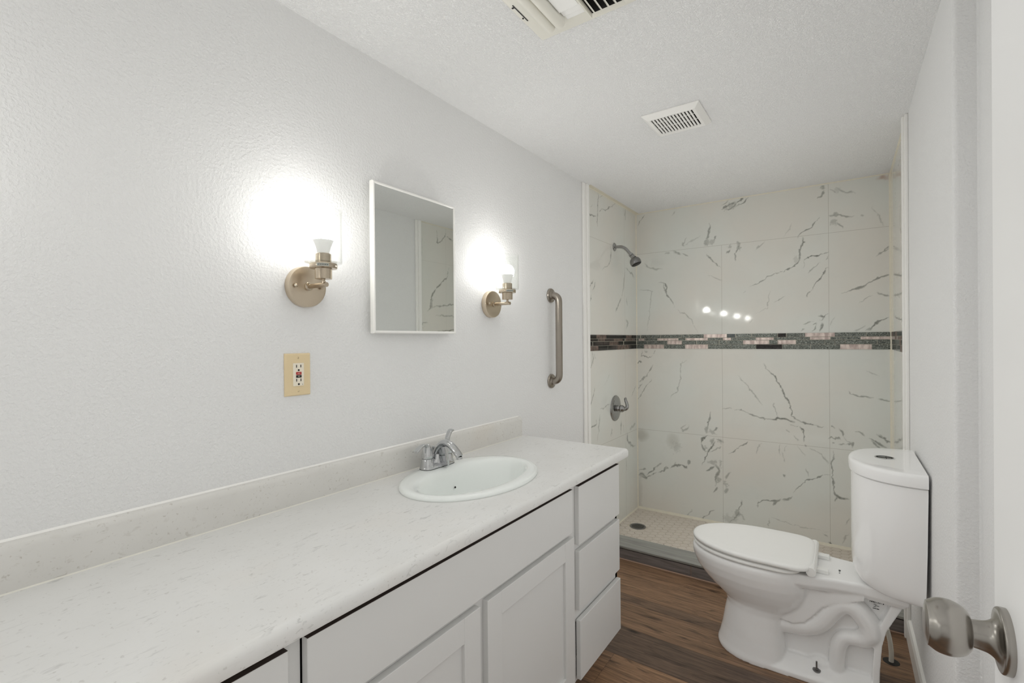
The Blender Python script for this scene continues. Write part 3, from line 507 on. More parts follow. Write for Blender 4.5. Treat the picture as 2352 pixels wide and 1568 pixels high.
# kerb: tiled step, overhanging top tile and dark face tiles
m = MB(); m.box(0.0, WR, YT + 0.012, YT + 0.145, 0.0, 0.066); kb = struct('shower_kerb', m, M['black'], smooth=0)
m = MB(); m.box(0.0, WR, YT - 0.004, YT + 0.152, 0.066, 0.078); obj('top_tile', m, M['kerb'], kb, smooth=0, bevel=0.002)
m = MB(); m.box(0.0, 0.606, YT + 0.002, YT + 0.012, 0.004, 0.060); m.box(0.609, 1.216, YT + 0.002, YT + 0.012, 0.004, 0.060); m.box(1.219, WR, YT + 0.002, YT + 0.012, 0.004, 0.060)
obj('face_tile', m, M['kerbface'], kb, smooth=0, bevel=0.001)
m = MB(); m.prism([(YT + 0.006, 0.0), (YT - 0.003, 0.0), (YT + 0.006, 0.006)], 0, 0.0, WR)
m.box(0.6065, 0.6085, YT + 0.003, YT + 0.012, 0.004, 0.060)
obj('grout_line', m, plain('kerb_grout', srgb(168, 140, 122), 0.8), kb, smooth=0)
# baseboard on the toilet's wall
m = MB(); m.prism([(WR, 0), (WR - 0.014, 0), (WR - 0.014, 0.08), (WR - 0.009, 0.094), (WR, 0.097)], 1, YJ + 0.01, YT - 0.006)
struct('baseboard_right', m, M['trim'], smooth=0)

# ------------------------------------------------------------------ vanity cabinet
CZ0, CZ1 = 0.812, 0.848
XF = 0.517
YV = -1.34
van = thing('vanity_cabinet', 'long white shaker vanity cabinet under the marbled worktop', 'cabinet', (0.26, 0.95, 0))
m = MB()
m.box(0.002, XF, 1.867, 1.885, 0.10, CZ0); m.box(0.002, XF, 0.0, 0.018, 0.10, CZ0)
m.box(0.002, XF - 0.02, YV + 0.018, 1.867, 0.10, 0.116); m.box(0.002, 0.445, YV, 1.885, 0.0, 0.10)
obj('carcass', m, M['cabinet'], van, smooth=0)
m = MB()
for a, b in ((YV, YV + 0.035), (-0.915, -0.865), (-0.43, -0.39), (0.035, 0.07), (0.432, 0.468), (0.945, 0.987), (1.462, 1.507), (1.852, 1.885)): m.box(XF - 0.019, XF, a, b, 0.10, CZ0)
for a, b, z0, z1 in ((0.468, 1.462, 0.608, 0.672), (1.507, 1.852, 0.558, 0.595), (1.507, 1.852, 0.312, 0.365), (0.07, 0.432, 0.558, 0.595), (0.07, 0.432, 0.312, 0.365), (YV, 1.852, 0.10, 0.118), (YV, 0.05, 0.608, 0.672)):
    m.box(XF - 0.0188, XF - 0.0003, a, b, z0, z1)
obj('face_frame', m, M['cabinet'], van, smooth=0)
m = MB(); m.box(XF - 0.06, XF - 0.05, YV + 0.02, 1.865, 0.118, 0.80); obj('interior_shade', m, M['cavity_shade'], van, smooth=0)  # near-black sheet behind the frame paints the shade in its gaps
def front(name, y0, y1, z0, z1, dx=0.0):
    m = MB(); m.box(XF + dx, XF + 0.018 + dx, y0, y1, z0, z1); return obj(name, m, M['cabinet'], van, smooth=0, bevel=0.0018)
def shade_strip(fr, y0, y1, z):  # thin dark strip paints the shade in the gap below the worktop
    m = MB(); m.box(XF + .0005, XF + .0172, y0 + .001, y1 - .001, z - .0003, z + .0006); e_ = obj('top_edge_shade', m, M['edgeshade'], fr, smooth=0); e_['label'] = 'dark strip painted as the shade under the worktop'
shade_strip(front('false_front', 0.471, 1.459, 0.648, 0.797), 0.471, 1.459, 0.797); front('false_front', YV + 0.03, 0.033, 0.648, 0.797)
for y0, y1 in ((1.505, 1.872), (0.07, 0.437)):
    shade_strip(front('drawer', y0, y1, 0.587, 0.795), y0, y1, 0.795); front('drawer', y0, y1, 0.357, 0.566); front('drawer', y0, y1, 0.112, 0.322, 0.003)
for y0, y1 in ((0.980, 1.468), (0.474, 0.950), (-0.40, 0.033), (-0.873, -0.43), (YV + 0.03, -0.907)):
    z0, z1, f = 0.112, 0.630, 0.063
    m = MB(); X0, X1 = XF, XF + 0.018
    m.box(X0, X1, y0, y0 + f, z0, z1); m.box(X0, X1, y1 - f, y1, z0, z1)
    m.box(X0, X1 - 0.0002, y0 + f, y1 - f, z0, z0 + f); m.box(X0, X1 - 0.0002, y0 + f, y1 - f, z1 - f, z1)
    d_ = obj('door', m, M['cabinet'], van, smooth=0, bevel=0.0012)
    m = MB(); m.box(X0, X1 - 0.009, y0 + f - 0.002, y1 - f + 0.002, z0 + f - 0.002, z1 - f + 0.002); obj('panel', m, M['cabinet'], d_, smooth=0)

# ------------------------------------------------------------------ worktop with splashback
SC = (0.262, 1.252)
ct = thing('worktop', 'white marbled laminate worktop with a rounded front edge', 'worktop', (0.27, 0.95, CZ0))
prof = [(0.001, CZ0), (0.543, CZ0), (0.549, CZ0 + 0.002), (0.5514, CZ0 + 0.008), (0.5514, CZ0 + 0.020)]
prof += [(0.5374 + 0.014 * math.cos(a), CZ1 - 0.014 + 0.014 * math.sin(a)) for a in [q * PI / 16 for q in range(1, 9)]]
prof += [(0.001, CZ1)]
m = MB(); m.prism(prof, 1, YV - 0.012, 1.934)
slab = obj('slab', m, M['laminate'], ct, smooth=0)
m = MB(); m.loft([[(SC[0] + 0.182 * math.cos(a), SC[1] + 0.255 * math.sin(a), z) for a in [2 * PI * q / 64 for q in range(64)]] for z in (0.7, 0.9)])
cut = obj('cutter', m, M['laminate'], ct, smooth=0)
bo = slab.modifiers.new('hole', 'BOOLEAN'); bo.operation = 'DIFFERENCE'; bo.object = cut; bo.solver = 'EXACT'
bake(slab); bpy.data.objects.remove(cut)
slab.data.shade_smooth(); slab.data.set_sharp_from_angle(angle=math.radians(32))
bp = [(0.001, CZ1 - 0.001), (0.022, CZ1 - 0.001), (0.022, 0.926), (0.020, 0.934), (0.0155, 0.9385), (0.010, 0.941), (0.001, 0.941)]
m = MB(); m.prism(bp, 1, YV - 0.012, 1.918); obj('splashback', m, M['splash'], ct, smooth=40)
m = MB(); m.prism([(0.0, 0.939), (0.004, 0.941), (0.0, 0.945)], 1, YV - 0.012, 1.915); obj('caulk_line', m, M['trim'], ct, smooth=0)
m = MB(); m.prism([(0.022, CZ1 - 0.0005), (0.0245, CZ1 - 0.0005), (0.022, CZ1 + 0.0025)], 1, YV - 0.012, 1.918); obj('caulk_line', m, M['cream'], ct, smooth=0)

# ------------------------------------------------------------------ oval drop-in basin
sk = thing('sink_basin', 'white oval drop-in sink set in the worktop', 'sink', (SC[0], SC[1], CZ1))
def ell(cx, a, b, z, n=72): return [(cx + a * math.cos(q), SC[1] - 0.003 + b * math.sin(q), z) for q in [2 * PI * k / n for k in range(n)]]
rings = [ell(.262, .199, .274, CZ1 + .0004), ell(.262, .200, .275, .852), ell(.262, .198, .273, .8575), ell(.262, .192, .267, .8605), ell(.265, .178, .254, .861), ell(.271, .150, .246, .860), ell(.274, .140, .240, .8575), ell(.276, .133, .233, .850), ell(.277, .128, .226, .835),
         ell(.278, .122, .212, .80), ell(.278, .113, .190, .765), ell(.278, .095, .155, .735), ell(.278, .065, .105, .717), ell(.278, .032, .036, .711), ell(.278, .022, .022, .709)]
m = MB(); m.loft(rings, False, False)
m.loft([ell(.278, .022, .022, .709), ell(.278, .035, .04, .700), ell(.278, .10, .16, .725), ell(.278, .13, .22, .79), ell(.268, .170, .240, .835), ell(.264, .174, .247, CZ1 + .0004), ell(.262, .199, .274, CZ1 + .0004)], False, False)
obj('bowl', m, M['sinkware'], sk, smooth=60)
m = MB(); m.lathe([(0.0, 0.0), (0.031, 0.0), (0.033, 0.002), (0.029, 0.004), (0.02, 0.0025), (0.0, 0.003)], (.278, SC[1] - 0.003, .7085), cap0=False, cap1=False); obj('drain', m, M['chrome'], sk)
m = MB(); m.lathe([(0.0, 0.0), (0.0035, 0.0), (0.0035, 0.002), (0.0, 0.002)], (.1635, SC[1] + 0.02, .79), (1, 0, 0.25), 12); obj('overflow_hole', m, M['black'], sk)

# ------------------------------------------------------------------ faucet
FX, FY, FZ = 0.092, 1.258, 0.861
fa = thing('bathroom_faucet', 'chrome two-handle faucet at the back of the oval sink', 'faucet', (FX, FY, FZ))
def stad(hl, hw, z, n=24):
    o = []
    for k in range(2 * n):
        a = PI * k / n
        o.append((FX + hw * math.sin(a - PI / 2 + PI / 2) if False else FX + hw * math.cos(a), FY + (hl - hw) * (1 if a < PI else -1) + hw * math.sin(a), z))
    return o
m = MB(); m.loft([stad(.078, .027, FZ), stad(.078, .027, FZ + .004), stad(.075, .0245, FZ + .010), stad(.070, .019, FZ + .016)])
for s in (-1, 1): m.lathe([(.0262, 0.0), (.0262, .004), (.0235, .018), (.0205, .034), (.0195, .036)], (FX, FY + s * .0505, FZ))
m.loft([[(FX + a * math.cos(q), FY + b * math.sin(q), FZ + z) for q in [2 * PI * k / 28 for k in range(28)]] for a, b, z in ((.024, .040, .006), (.022, .030, .018), (.02, .022, .032), (.019, .018, .045))])
obj('base', m, M['chrome'], fa, smooth=50)
m = MB(); m.loft([stad(.0785, .0275, FZ - .0005), stad(.0785, .0275, FZ + .0012)]); obj('gasket', m, M['black'], fa)
# spout with its filled web
pth = spline([(FX - .012, FY, FZ + .010), (FX - .008, FY, FZ + .040), (FX + .008, FY, FZ + .068), (FX + .035, FY, FZ + .086), (FX + .064, FY, FZ + .082), (FX + .092, FY, FZ + .062), (FX + .108, FY, FZ + .045)], 7)
n_ = len(pth); rad = [.0155 - .002 * i / n_ + .0065 * max(0, 1 - i / (.22 * n_)) ** 2 for i in range(n_)]
sq = [(0.72 + .1 * math.sin(PI * i / n_), 1.0 + 0.15 * (i / n_)) for i in range(n_)]
m = MB(); m.tube(pth, rad, 20, sq, (1, 0, 0)); 
web = [(FX - .008, FZ + .006, .0115), (FX + .030, FZ + .005, .0115), (FX + .056, FZ + .004, .004), (FX + .051, FZ + .05, .0035), (FX + .047, FZ + .076, .006), (FX + .02, FZ + .070, .009), (FX + .002, FZ + .045, .011)]
m.loft([[(x_, FY - t_, z_) for x_, z_, t_ in web], [(x_, FY + t_, z_) for x_, z_, t_ in web]])
obj('spout', m, M['chrome'], fa, smooth=50, bevel=0.002)
m = MB(); m.lathe([(.0105, 0), (.0105, -.008), (.0095, -.009), (.0075, -.0085)], (FX + .105, FY, FZ + .045), (-.15, 0, 1)); obj('aerator', m, M['chrome'], fa)
for s, tip in ((-1, [(FX, 0, .075), (FX + .003, -.020, .086), (FX + .006, -.043, .081), (FX + .008, -.066, .070)]), (1, [(FX, 0, .075), (FX - .006, .012, .092), (FX - .014, .030, .106), (FX - .022, .048, .110)])):
    hy = FY + s * .0505
    m = MB(); m.lathe([(.0202, .0375), (.0208, .041), (.0200, .050), (.0175, .062), (.0140, .074), (.0095, .083), (.004, .087)], (FX, hy, FZ))
    P = spline([(q[0], hy + q[1], FZ + q[2]) for q in tip], 6)
    m.tube(P, [.0088 - .0012 * math.sin(PI * i / (len(P) - 1)) for i in range(len(P))], 14, [(0.62, 1.1 + .35 * i / len(P)) for i in range(len(P))], (0, 0, 1))
    obj('handle', m, M['chrome'], fa, smooth=60)
    m = MB(); m.lathe([(.0196, .0355), (.0196, .0378)], (FX, hy, FZ)); obj('seam_ring', m, M['black'], fa)
m = MB(); m.lathe([(.0022, 0), (.0022, .048), (.0038, .050), (.0058, .060), (.0058, .063), (.0035, .065)], (FX - .022, FY, FZ + .004), seg=16); obj('lift_rod', m, M['chrome'], fa)

# ------------------------------------------------------------------ GFCI outlet
oy, oz = 0.776, 1.2185
ou = thing('wall_outlet', 'almond wall plate with a cream outlet and a red button', 'outlet', (0, oy, oz))
m = MB(); m.loft([[(x_, oy + a, oz + b) for a, b in ((-w_, -h_), (w_, -h_), (w_, h_), (-w_, h_))] for x_, w_, h_ in ((0.0, .0398, .0612), (.003, .0398, .0612), (.0065, .0368, .0582))])
obj('cover_plate', m, M['almond'], ou, smooth=0, bevel=0.0012)
m = MB(); m.box(.004, .0088, oy - .0165, oy + .0165, oz - .0332, oz + .0332); rc = obj('receptacle', m, M['device'], ou, smooth=0, bevel=0.001)
zz = lambda row: oz + .0332 - (row - 485) / 595 * .0664
for r0, r1, r_c in ((530, 600, 668), (890, 960, 1030)):
    for q in (-.0066, .0066):
        m = MB(); m.box(.0085, .0092, oy + q - .0012, oy + q + .0012, zz(r1), zz(r0)); obj('blade_slot', m, M['black'], rc, smooth=0)
    m = MB(); m.lathe([(.0028, 0), (.0028, .0006)], (.0087, oy, zz(r_c)), (1, 0, 0), 16); obj('ground_hole', m, M['black'], rc, smooth=0)
m = MB(); m.lathe([(.001, 0), (.001, .0006)], (.0087, oy + .0115, zz(1040)), (1, 0, 0), 8); obj('indicator', m, M['black'], rc, smooth=0)
m = MB(); m.box(.0085, .0104, oy - .008, oy + .008, zz(785), zz(715)); b1 = obj('reset_button', m, M['red'], ou, smooth=0, bevel=0.0005); b1['label'] = 'red button'
m = MB(); m.box(.0085, .0104, oy - .008, oy + .008, zz(862), zz(798)); b2 = obj('test_button', m, M['black'], ou, smooth=0, bevel=0.0005); b2['label'] = 'black button'
def text_mesh(name, body, size, mat, parent, place, depth=0.0001):
    cu = bpy.data.curves.new('t', 'FONT'); cu.body = body; cu.size = size; cu.align_x = 'CENTER'; cu.align_y = 'CENTER'; cu.extrude = depth
    ob = bpy.data.objects.new('t', cu); C.objects.link(ob)
    dg = bpy.context.evaluated_depsgraph_get(); dg.update()
    me = bpy.data.meshes.new_from_object(ob.evaluated_get(dg)); bpy.data.objects.remove(ob)
    bm = bmesh.new(); bm.from_mesh(me); bmesh.ops.transform(bm, matrix=place, verts=bm.verts[:])
    return obj(name, bm, mat, parent, smooth=0)
MX = lambda x, y, z: Matrix(((0, 0, 1, x), (1, 0, 0, y), (0, 1, 0, z), (0, 0, 0, 1)))     # reads on a wall that faces +x
text_mesh('lettering', 'RESET', .0036, M['device'], b1, MX(.0105, oy, zz(750)))
text_mesh('lettering', 'TEST', .0036, M['device'], b2, MX(.0105, oy, zz(830)))
for s, a in ((1, 0.15), (-1, 1.1)):
    m = MB(); m.lathe([(.0032, 0), (.003, .0012), (.0018, .0017)], (.0062, oy, oz + s * .0482), (1, 0, 0), 16); sc_ = obj('screw', m, M['almond'], ou)
    m = MB(); c_, s_ = math.cos(a) * .0028, math.sin(a) * .0028
    m.loft([[(x_, oy + s_ - .0004, oz + s * .0482 + c_), (x_, oy + s_ + .0004, oz + s * .0482 + c_), (x_, oy - s_ + .0004, oz + s * .0482 - c_), (x_, oy - s_ - .0004, oz + s * .0482 - c_)] for x_ in (.0076, .0081)])
    obj('slot', m, M['black'], sc_, smooth=0)

# ------------------------------------------------------------------ medicine cabinet
mc = thing('medicine_cabinet', 'mirrored medicine cabinet with a thin white metal frame', 'cabinet', (0, 1.225, 1.59))
y0, y1, z0, z1 = 1.0225, 1.4275, 1.339, 1.844
m = MB(); m.box(0.0005, 0.024, y0 + .02, y1 - .02, z0 + .012, z1 - .012); obj('body', m, M['trim'], mc, smooth=0)
m = MB(); f = 0.0095
def mit(a, b, c_, d_): m.loft([a, b, c_, d_]) 
for (ya, za), (yb, zb) in (((y0, z0), (y1, z0)), ((y1, z0), (y1, z1)), ((y1, z1), (y0, z1)), ((y0, z1), (y0, z0))):
    cy, cz = (y0 + y1) / 2, (z0 + z1) / 2
    def ins(y_, z_, d_): return (y_ + d_ * (1 if y_ < cy else -1), z_ + d_ * (1 if z_ < cz else -1))
    ring = lambda y_, z_: [(0.020, *ins(y_, z_, .001)), (0.034, *ins(y_, z_, 0)), (0.0385, *ins(y_, z_, .003)), (0.0385, *ins(y_, z_, f - .002)), (0.036, *ins(y_, z_, f)), (0.020, *ins(y_, z_, f))]
    m.loft([ring(ya, za), ring(yb, zb)])
obj('frame', m, M['trim'], mc, smooth=0)
m = MB(); m.box(0.0242, 0.0352, y0 + .004, y1 - .004, z0 + .004, z1 - .004); obj('mirror', m, M['mirror'], mc, smooth=0)

# ------------------------------------------------------------------ wall sconces
def sconce(y, zc):
    t_ = thing('wall_sconce', 'lit brushed nickel wall sconce to the left of the mirrored cabinet', 'wall lamp', (0, y, zc), 'wall sconces along the vanity')
    ax = 0.098
    m = MB(); m.lathe([(.0595, 0), (.0595, .018), (.058, .0215), (.054, .0225)], (0.0005, y, zc), (1, 0, 0), 64); obj('back_plate', m, M['nickeldisc'], t_, smooth=30)
    for s in (-1, 1):
        m = MB(); m.lathe([(.0025, 0), (.0025, .004), (.0052, .0045), (.0056, .008), (.004, .0105), (.0022, .0135), (0.001, .014)], (.0228, y + s * .042, zc), (1, 0, 0), 16); obj('screw', m, M['nickel'], t_)
    m = MB(); m.lathe([(.0125, .0), (.0125, .005), (.010, .007)], (.0228, y, zc), (1, 0, 0), 24); m.tube([(.024, y, zc), (ax + .014, y, zc)], .0068, 20); m.lathe([(.0062, .004), (.0062, .010), (.0045, .011), (.0045, .016)], (ax, y, zc), (0, 0, 1), 20)
    obj('arm', m, M['nickel'], t_, smooth=40)
    b = zc + .0155
    m = MB(); m.lathe([(.012, 0), (.0225, .0008), (.0228, .003), (.0228, .026), (.0235, .029)], (ax, y, b)); obj('socket_cup', m, M['nickel'], t_, smooth=35)
    m = MB(); m.lathe([(.022, 0), (.036, .001), (.0372, .003), (.0372, .013), (.036, .0148), (.021, .0152)], (ax, y, b + .029)); rg = obj('glass_holder', m, M['nickel'], t_, smooth=35)
    # small printed sticker wrapped on the ring
    m = MB(); ar = [math.radians(-62 + 4.2 * k) for k in range(13)]
    m.loft([[(ax + .0376 * math.cos(a), y + .0376 * math.sin(a), z_) for a in ar] for z_ in (b + .0325, b + .0410)], False, False, False); st = obj('sticker', m, plain_sticker, rg, smooth=0)
    m = MB()
    for k in range(9):
        a = math.radians(-56 + 4.7 * k); a2 = a + math.radians(2.6)
        for za, zb in ((.0350, .0362), (.0373, .0385)) if k % 2 else ((.0350, .0385),):
            m.loft([[(ax + .0379 * math.cos(q), y + .0379 * math.sin(q), b + z_) for q in (a, a2)] for z_ in (za, zb)], False, False, False)
    obj('print', m, M['ink'], st, smooth=0) if False else obj('print', m, M['ink'], rg, smooth=0)
    m = MB(); m.lathe([(.0212, 0), (.0212, .0265), (.0195, .028), (.016, .028)], (ax, y, b + .044)); obj('lamp_socket', m, M['nickel'], t_, smooth=35)
    zb_ = b + .072
    m = MB(); m.lathe([(.0135, 0), (.0165, .001), (.0175, .008), (.0205, .020), (.0255, .032), (.0285, .0375)], (ax, y, zb_), cap1=False); bn = obj('bulb', m, M['bulbneck'], t_, smooth=60)
    m = MB(); R_ = .0305; c0 = zb_ + .052
    m.lathe([(R_ * math.cos(a), c0 - zb_ + R_ * math.sin(a)) for a in [math.radians(-27 + 117 * k / 14) for k in range(15)]], (ax, y, zb_), (0, 0, 1), 32, True, True); obj('diffuser', m, M['bulb'], bn, smooth=80)
    m = MB(); gb = b + .0445; m.lathe([(.0215, 0.0005), (.049, .0005), (.0505, .002), (.0505, .150), (.0500, .1512)], (ax, y, gb), (0, 0, 1), 72, False, False)
    m.lathe([(.0488, .150), (.0488, .003), (.0215, .002)], (ax, y, gb), (0, 0, 1), 72, False, False)
    obj('glass_shade', m, M['glass'], t_, smooth=35)
    return t_
plain_sticker = plain('sticker', srgb(176, 178, 170), 0.5)
s1 = sconce(0.800, 1.4735)
def copy_tree(o, parent=None):
    c_ = o.copy(); C.objects.link(c_); c_.parent = parent
    for ch in list(o.children): copy_tree(ch, c_)
    return c_
s2 = copy_tree(s1); s2.location = (0, 1.697, 1.4735)
for y_, lb in ((-0.10, 'third lit wall sconce from the shower, seen only as a glint in the tile'), (-1.00, 'fourth lit wall sconce from the shower, seen only as a glint in the tile')):
    s3 = copy_tree(s1); s3.location = (0, y_, 1.4735); s3['label'] = lb
s2['label'] = 'lit brushed nickel wall sconce between the mirrored cabinet and the grab bar'

# ------------------------------------------------------------------ grab bar
gb = thing('grab_bar', 'vertical brushed steel grab bar on the wall before the shower', 'grab bar', (0, 2.237, 1.32))
za, zb = 1.089, 1.552
pts = [Vector((.006, 2.237, zb))] + arc_path((.006, 2.237, zb), (.052, 2.237, zb), (.052, 2.237, za), .040, 10) + arc_path((.052, 2.237, zb), (.052, 2.237, za), (.006, 2.237, za), .040, 10) + [Vector((.006, 2.237, za))]
m = MB(); m.tube(pts, .0185, 28, None, (0, 1, 0)); obj('bar', m, M['steel'], gb, smooth=50)
for z_ in (za, zb):
    m = MB(); m.lathe([(.0385, 0), (.0385, .006), (.036, .010), (.024, .0125), (.0205, .016), (.0195, .017)], (.0005, 2.237, z_), (1, 0, 0), 48); obj('flange', m, M['steel'], gb, smooth=40)

# ------------------------------------------------------------------ shower head and valve
SHY = 3.125
sh = thing('overhead_shower', 'small chrome shower head on a bent arm', 'shower head', (0, SHY, 1.953))
m = MB(); m.lathe([(.029, 0), (.029, .002), (.024, .006), (.012, .009), (.0105, .010)], (.0005, SHY, 1.953), (1, 0, 0), 40); obj('flange', m, M['chromedark'], sh, smooth=50)
m = MB(); m.tube([Vector((.006, SHY, 1.953))] + arc_path((.006, SHY, 1.953), (.070, SHY, 1.949), (.130, SHY, 1.874), .035, 10) + [Vector((.122, SHY, 1.884))], .0106, 20, None, (0, 1, 0)); obj('arm', m, M['chromedark'], sh, smooth=50)
dn = Vector((.050, 0, -.062)).normalized()
o_ = Vector((.116, SHY, 1.891))
m = MB(); m.lathe([(.0135, 0), (.0155, .001), (.0155, .012), (.013, .0135)], o_, dn, 24); m.lathe([(.0125, .014), (.016, .0155), (.0168, .030), (.0195, .038)], o_, dn, 24); obj('swivel_nut', m, M['chromedark'], sh, smooth=40)
dh = Vector((.030, 0, -.068)).normalized(); o2 = o_ + dn * .034
m = MB(); m.lathe([(.012, 0), (.022, .004), (.031, .012), (.0365, .024), (.0375, .036), (.036, .047), (.034, .050), (.031, .048)], o2, dh, 40); hd = obj('head', m, M['dull'], sh, smooth=60)
m = MB(); m.lathe([(.0, .0470), (.0315, .0470), (.0335, .0500), (.031, .0525), (.0, .0515)], o2, dh, 36, False, False)
for k in range(14):
    a = 2 * PI * k / 14; u_ = dh.orthogonal().normalized(); w_ = dh.cross(u_); p_ = o2 + dh * .0515 + (u_ * math.cos(a) + w_ * math.sin(a)) * .026
    m.lathe([(.0022, 0), (.0016, .0022)], p_, dh, 8)
obj('spray_face', m, M['black'], hd, smooth=50)
sv = thing('shower_valve', 'round chrome shower valve with a curled lever', 'shower valve', (0, 3.12, 0.834))
o_ = (.0005, 3.12, .834)
m = MB(); m.lathe([(.089, 0), (.089, .002), (.085, .007), (.070, .012), (.045, .015), (.026, .016)], o_, (1, 0, 0), 64); obj('escutcheon', m, M['chromedark'], sv, smooth=60)
m = MB(); m.lathe([(.0215, .015), (.0215, .030), (.0185, .034)], o_, (1, 0, 0), 32); obj('hub', m, M['chromedark'], sv, smooth=40)
m = MB(); m.lathe([(.018, .034), (.0245, .038), (.0255, .046), (.023, .056), (.016, .066), (.010, .074)], o_, (1, 0, 0), 32)
P = spline([(.060, 3.12, .832), (.078, 3.12, .836), (.086, 3.122, .850), (.082, 3.124, .872), (.074, 3.126, .890), (.072, 3.126, .904)], 6)
m.tube(P, [.011 - .0035 * i / len(P) for i in range(len(P))], 16, [(1, 1.25)] * len(P), (0, 1, 0)); m.lathe([(.002, -.008), (.0075, -.005), (.009, 0), (.0075, .005), (.002, .008)], (.072, 3.126, .905), (0, 0, 1), 16)
obj('lever', m, M['chromedark'], sv, smooth=60)
# drain
dr = thing('shower_drain', 'round dark metal drain grate in the hexagon tile floor', 'drain', (DR[0], DR[1], ZP))
m = MB(); m.lathe([(.050, 0), (.054, .0), (.054, .0025), (.050, .0035), (.043, .0025), (.042, .0005)], (DR[0], DR[1], ZP), (0, 0, 1), 48, False, False); obj('ring', m, M['dull'], dr, smooth=40)
m = MB(); m.lathe([(0, .0003), (.0425, .0003)], (DR[0], DR[1], ZP), (0, 0, 1), 40, False, False); obj('well', m, M['black'], dr, smooth=0)
m = MB()
for k in range(-4, 5):
    L_ = math.sqrt(max(.042 ** 2 - (k * .0095) ** 2, 0)); 
    m.box(DR[0] - L_, DR[0] + L_, DR[1] + k * .0095 - .0014, DR[1] + k * .0095 + .0014, ZP + .0008, ZP + .0022)
    m.box(DR[0] + k * .0095 - .0014, DR[0] + k * .0095 + .0014, DR[1] - L_, DR[1] + L_, ZP + .0008, ZP + .0021)
obj('grate', m, M['dull'], dr, smooth=0)

# ------------------------------------------------------------------ ceiling exhaust vent
vx0, vx1, vy0, vy1 = .594, .831, 2.000, 2.229
ve = thing('ceiling_vent', 'white slotted square vent cover on the ceiling near the shower', 'vent', ((vx0 + vx1) / 2, (vy0 + vy1) / 2, H))
zf = H - .021
sx0, sx1, sy0, sy1 = .627, .799, 2.026, 2.186
fi = .020
m = MB()
o0 = [(vx0, vy0), (vx1, vy0), (vx1, vy1), (vx0, vy1)]; o1 = [(vx0 + fi, vy0 + fi), (vx1 - fi, vy0 + fi), (vx1 - fi, vy1 - fi), (vx0 + fi, vy1 - fi)]; o2 = [(sx0, sy0), (sx1, sy0), (sx1, sy1), (sx0, sy1)]
m.loft([[(*q, H - .0005) for q in o0], [(*q, H - .004) for q in o0], [(*q, zf) for q in o1], [(*q, zf) for q in o2], [(*q, zf + .004) for q in o2]], False, False)
n_s = 13; pit = (sx1 - sx0) / (n_s - .5)
for k in range(n_s - 1):
    a = sx0 + .0062 + k * pit; m.box(a, a + pit - .0062, sy0 - .001, sy1 + .001, zf, zf + .004)
obj('cover', m, M['trim'], ve, smooth=0)
m = MB(); m.box(vx0 + .024, vx1 - .024, vy0 + .024, vy1 - .024, H - .003, H - .0005); obj('cavity_shade', m, M['holeshade'], ve, smooth=0)
for f_ in (.30, .64):
    m = MB(); m.box(sx0, sx1, sy0 + f_ * (sy1 - sy0) - .0018, sy0 + f_ * (sy1 - sy0) + .0018, zf + .004, zf + .007); obj('cross_rib', m, M['trim'], ve, smooth=0)

# ------------------------------------------------------------------ ceiling heater and fan at the top edge of the view
he = thing('ceiling_heater', 'cream ceiling fan heater with long rounded bars and louvres', 'ceiling heater', (.72, 1.10, H))
m = MB(); m.box(.522, .90, .90, 1.303, H - .008, H - .0005); obj('plate', m, M['cream'], he, smooth=0, bevel=0.004)
for xa in (.588, .620):
    m = MB(); m.tube([(xa, .91, H - .024), (xa, 1.243, H - .024)], .0155, 24, None, (1, 0, 0)); m.box(xa - .0155, xa + .0155, .91, 1.243, H - .024, H - .0085); obj('rounded_bar', m, M['cream'], he, smooth=40)
m = MB()
for k_, (ya, yb, zz_) in enumerate(((1.232, 1.255, .011), (1.205, 1.232, .016), (.93, 1.205, .021))): m.box(.638, .700, ya, yb, H - zz_, H - .0082)
obj('lens_panel', m, M['plastic'], he, smooth=0, bevel=0.002)
m = MB(); m.box(.704, .88, .93, 1.275, H - .0095, H - .0082); obj('cavity_shade', m, M['holeshade'], he, smooth=0)
m = MB()
for k_ in range(8):
    xa = .712 + k_ * .022; m.loft([[(xa, y_, H - .010), (xa + .003, y_, H - .010), (xa + .015, y_, H - .026), (xa + .012, y_, H - .026)] for y_ in (.93, 1.27 - .004 * (k_ % 2))])
m.box(.703, .708, .93, 1.275, H - .024, H - .009); m.box(.876, .881, .93, 1.275, H - .024, H - .009)
obj('louvre', m, M['cream'], he, smooth=0)
m = MB(); m.box(.5355, .5385, 1.115, 1.195, H - .0092, H - .0075); m.lathe([(.003, 0), (.002, -.002)], (.531, 1.178, H - .008), (0, 0, 1), 10); m.box(.5285, .5355, 1.122, 1.127, H - .0095, H - .0075)
obj('slot', m, M['black'], he, smooth=0)

# ------------------------------------------------------------------ toilet
YC = 2.252
TX = 1.527        # back of the tank
tl = thing('toilet', 'white elongated two-piece toilet with a closed lid against the right wall', 'toilet', (1.18, YC, 0))
RZ = 0.408        # rim and deck level
def slab_xz(m, poly, hw):
    m.loft([[(x_, YC - hw, z_) for x_, z_ in poly], [(x_, YC + hw, z_) for x_, z_ in poly]])
m = MB()
lv = [(.0, .842, 1.110, .141, 4), (.014, .842, 1.110, .141, 4), (.035, .849, 1.108, .135, 4), (.08, .860, 1.105, .126, 4), (.14, .870, 1.10, .118, 4), (.19, .880, 1.10, .114, 4), (.215, .872, 1.13, .117, 3), (.235, .846, 1.17, .126, 2.4), (.26, .815, 1.195, .140, 2.2), (.29, .785, 1.205, .155, 2.2), (.325, .757, 1.212, .169, 2.2), (.36, .742, 1.215, .178, 2.2), (.385, .737, 1.215, .181, 2.2), (.398, .738, 1.215, .180, 2.2), (.405, .742, 1.213, .176, 2.2), (RZ, .750, 1.210, .170, 2.2)]
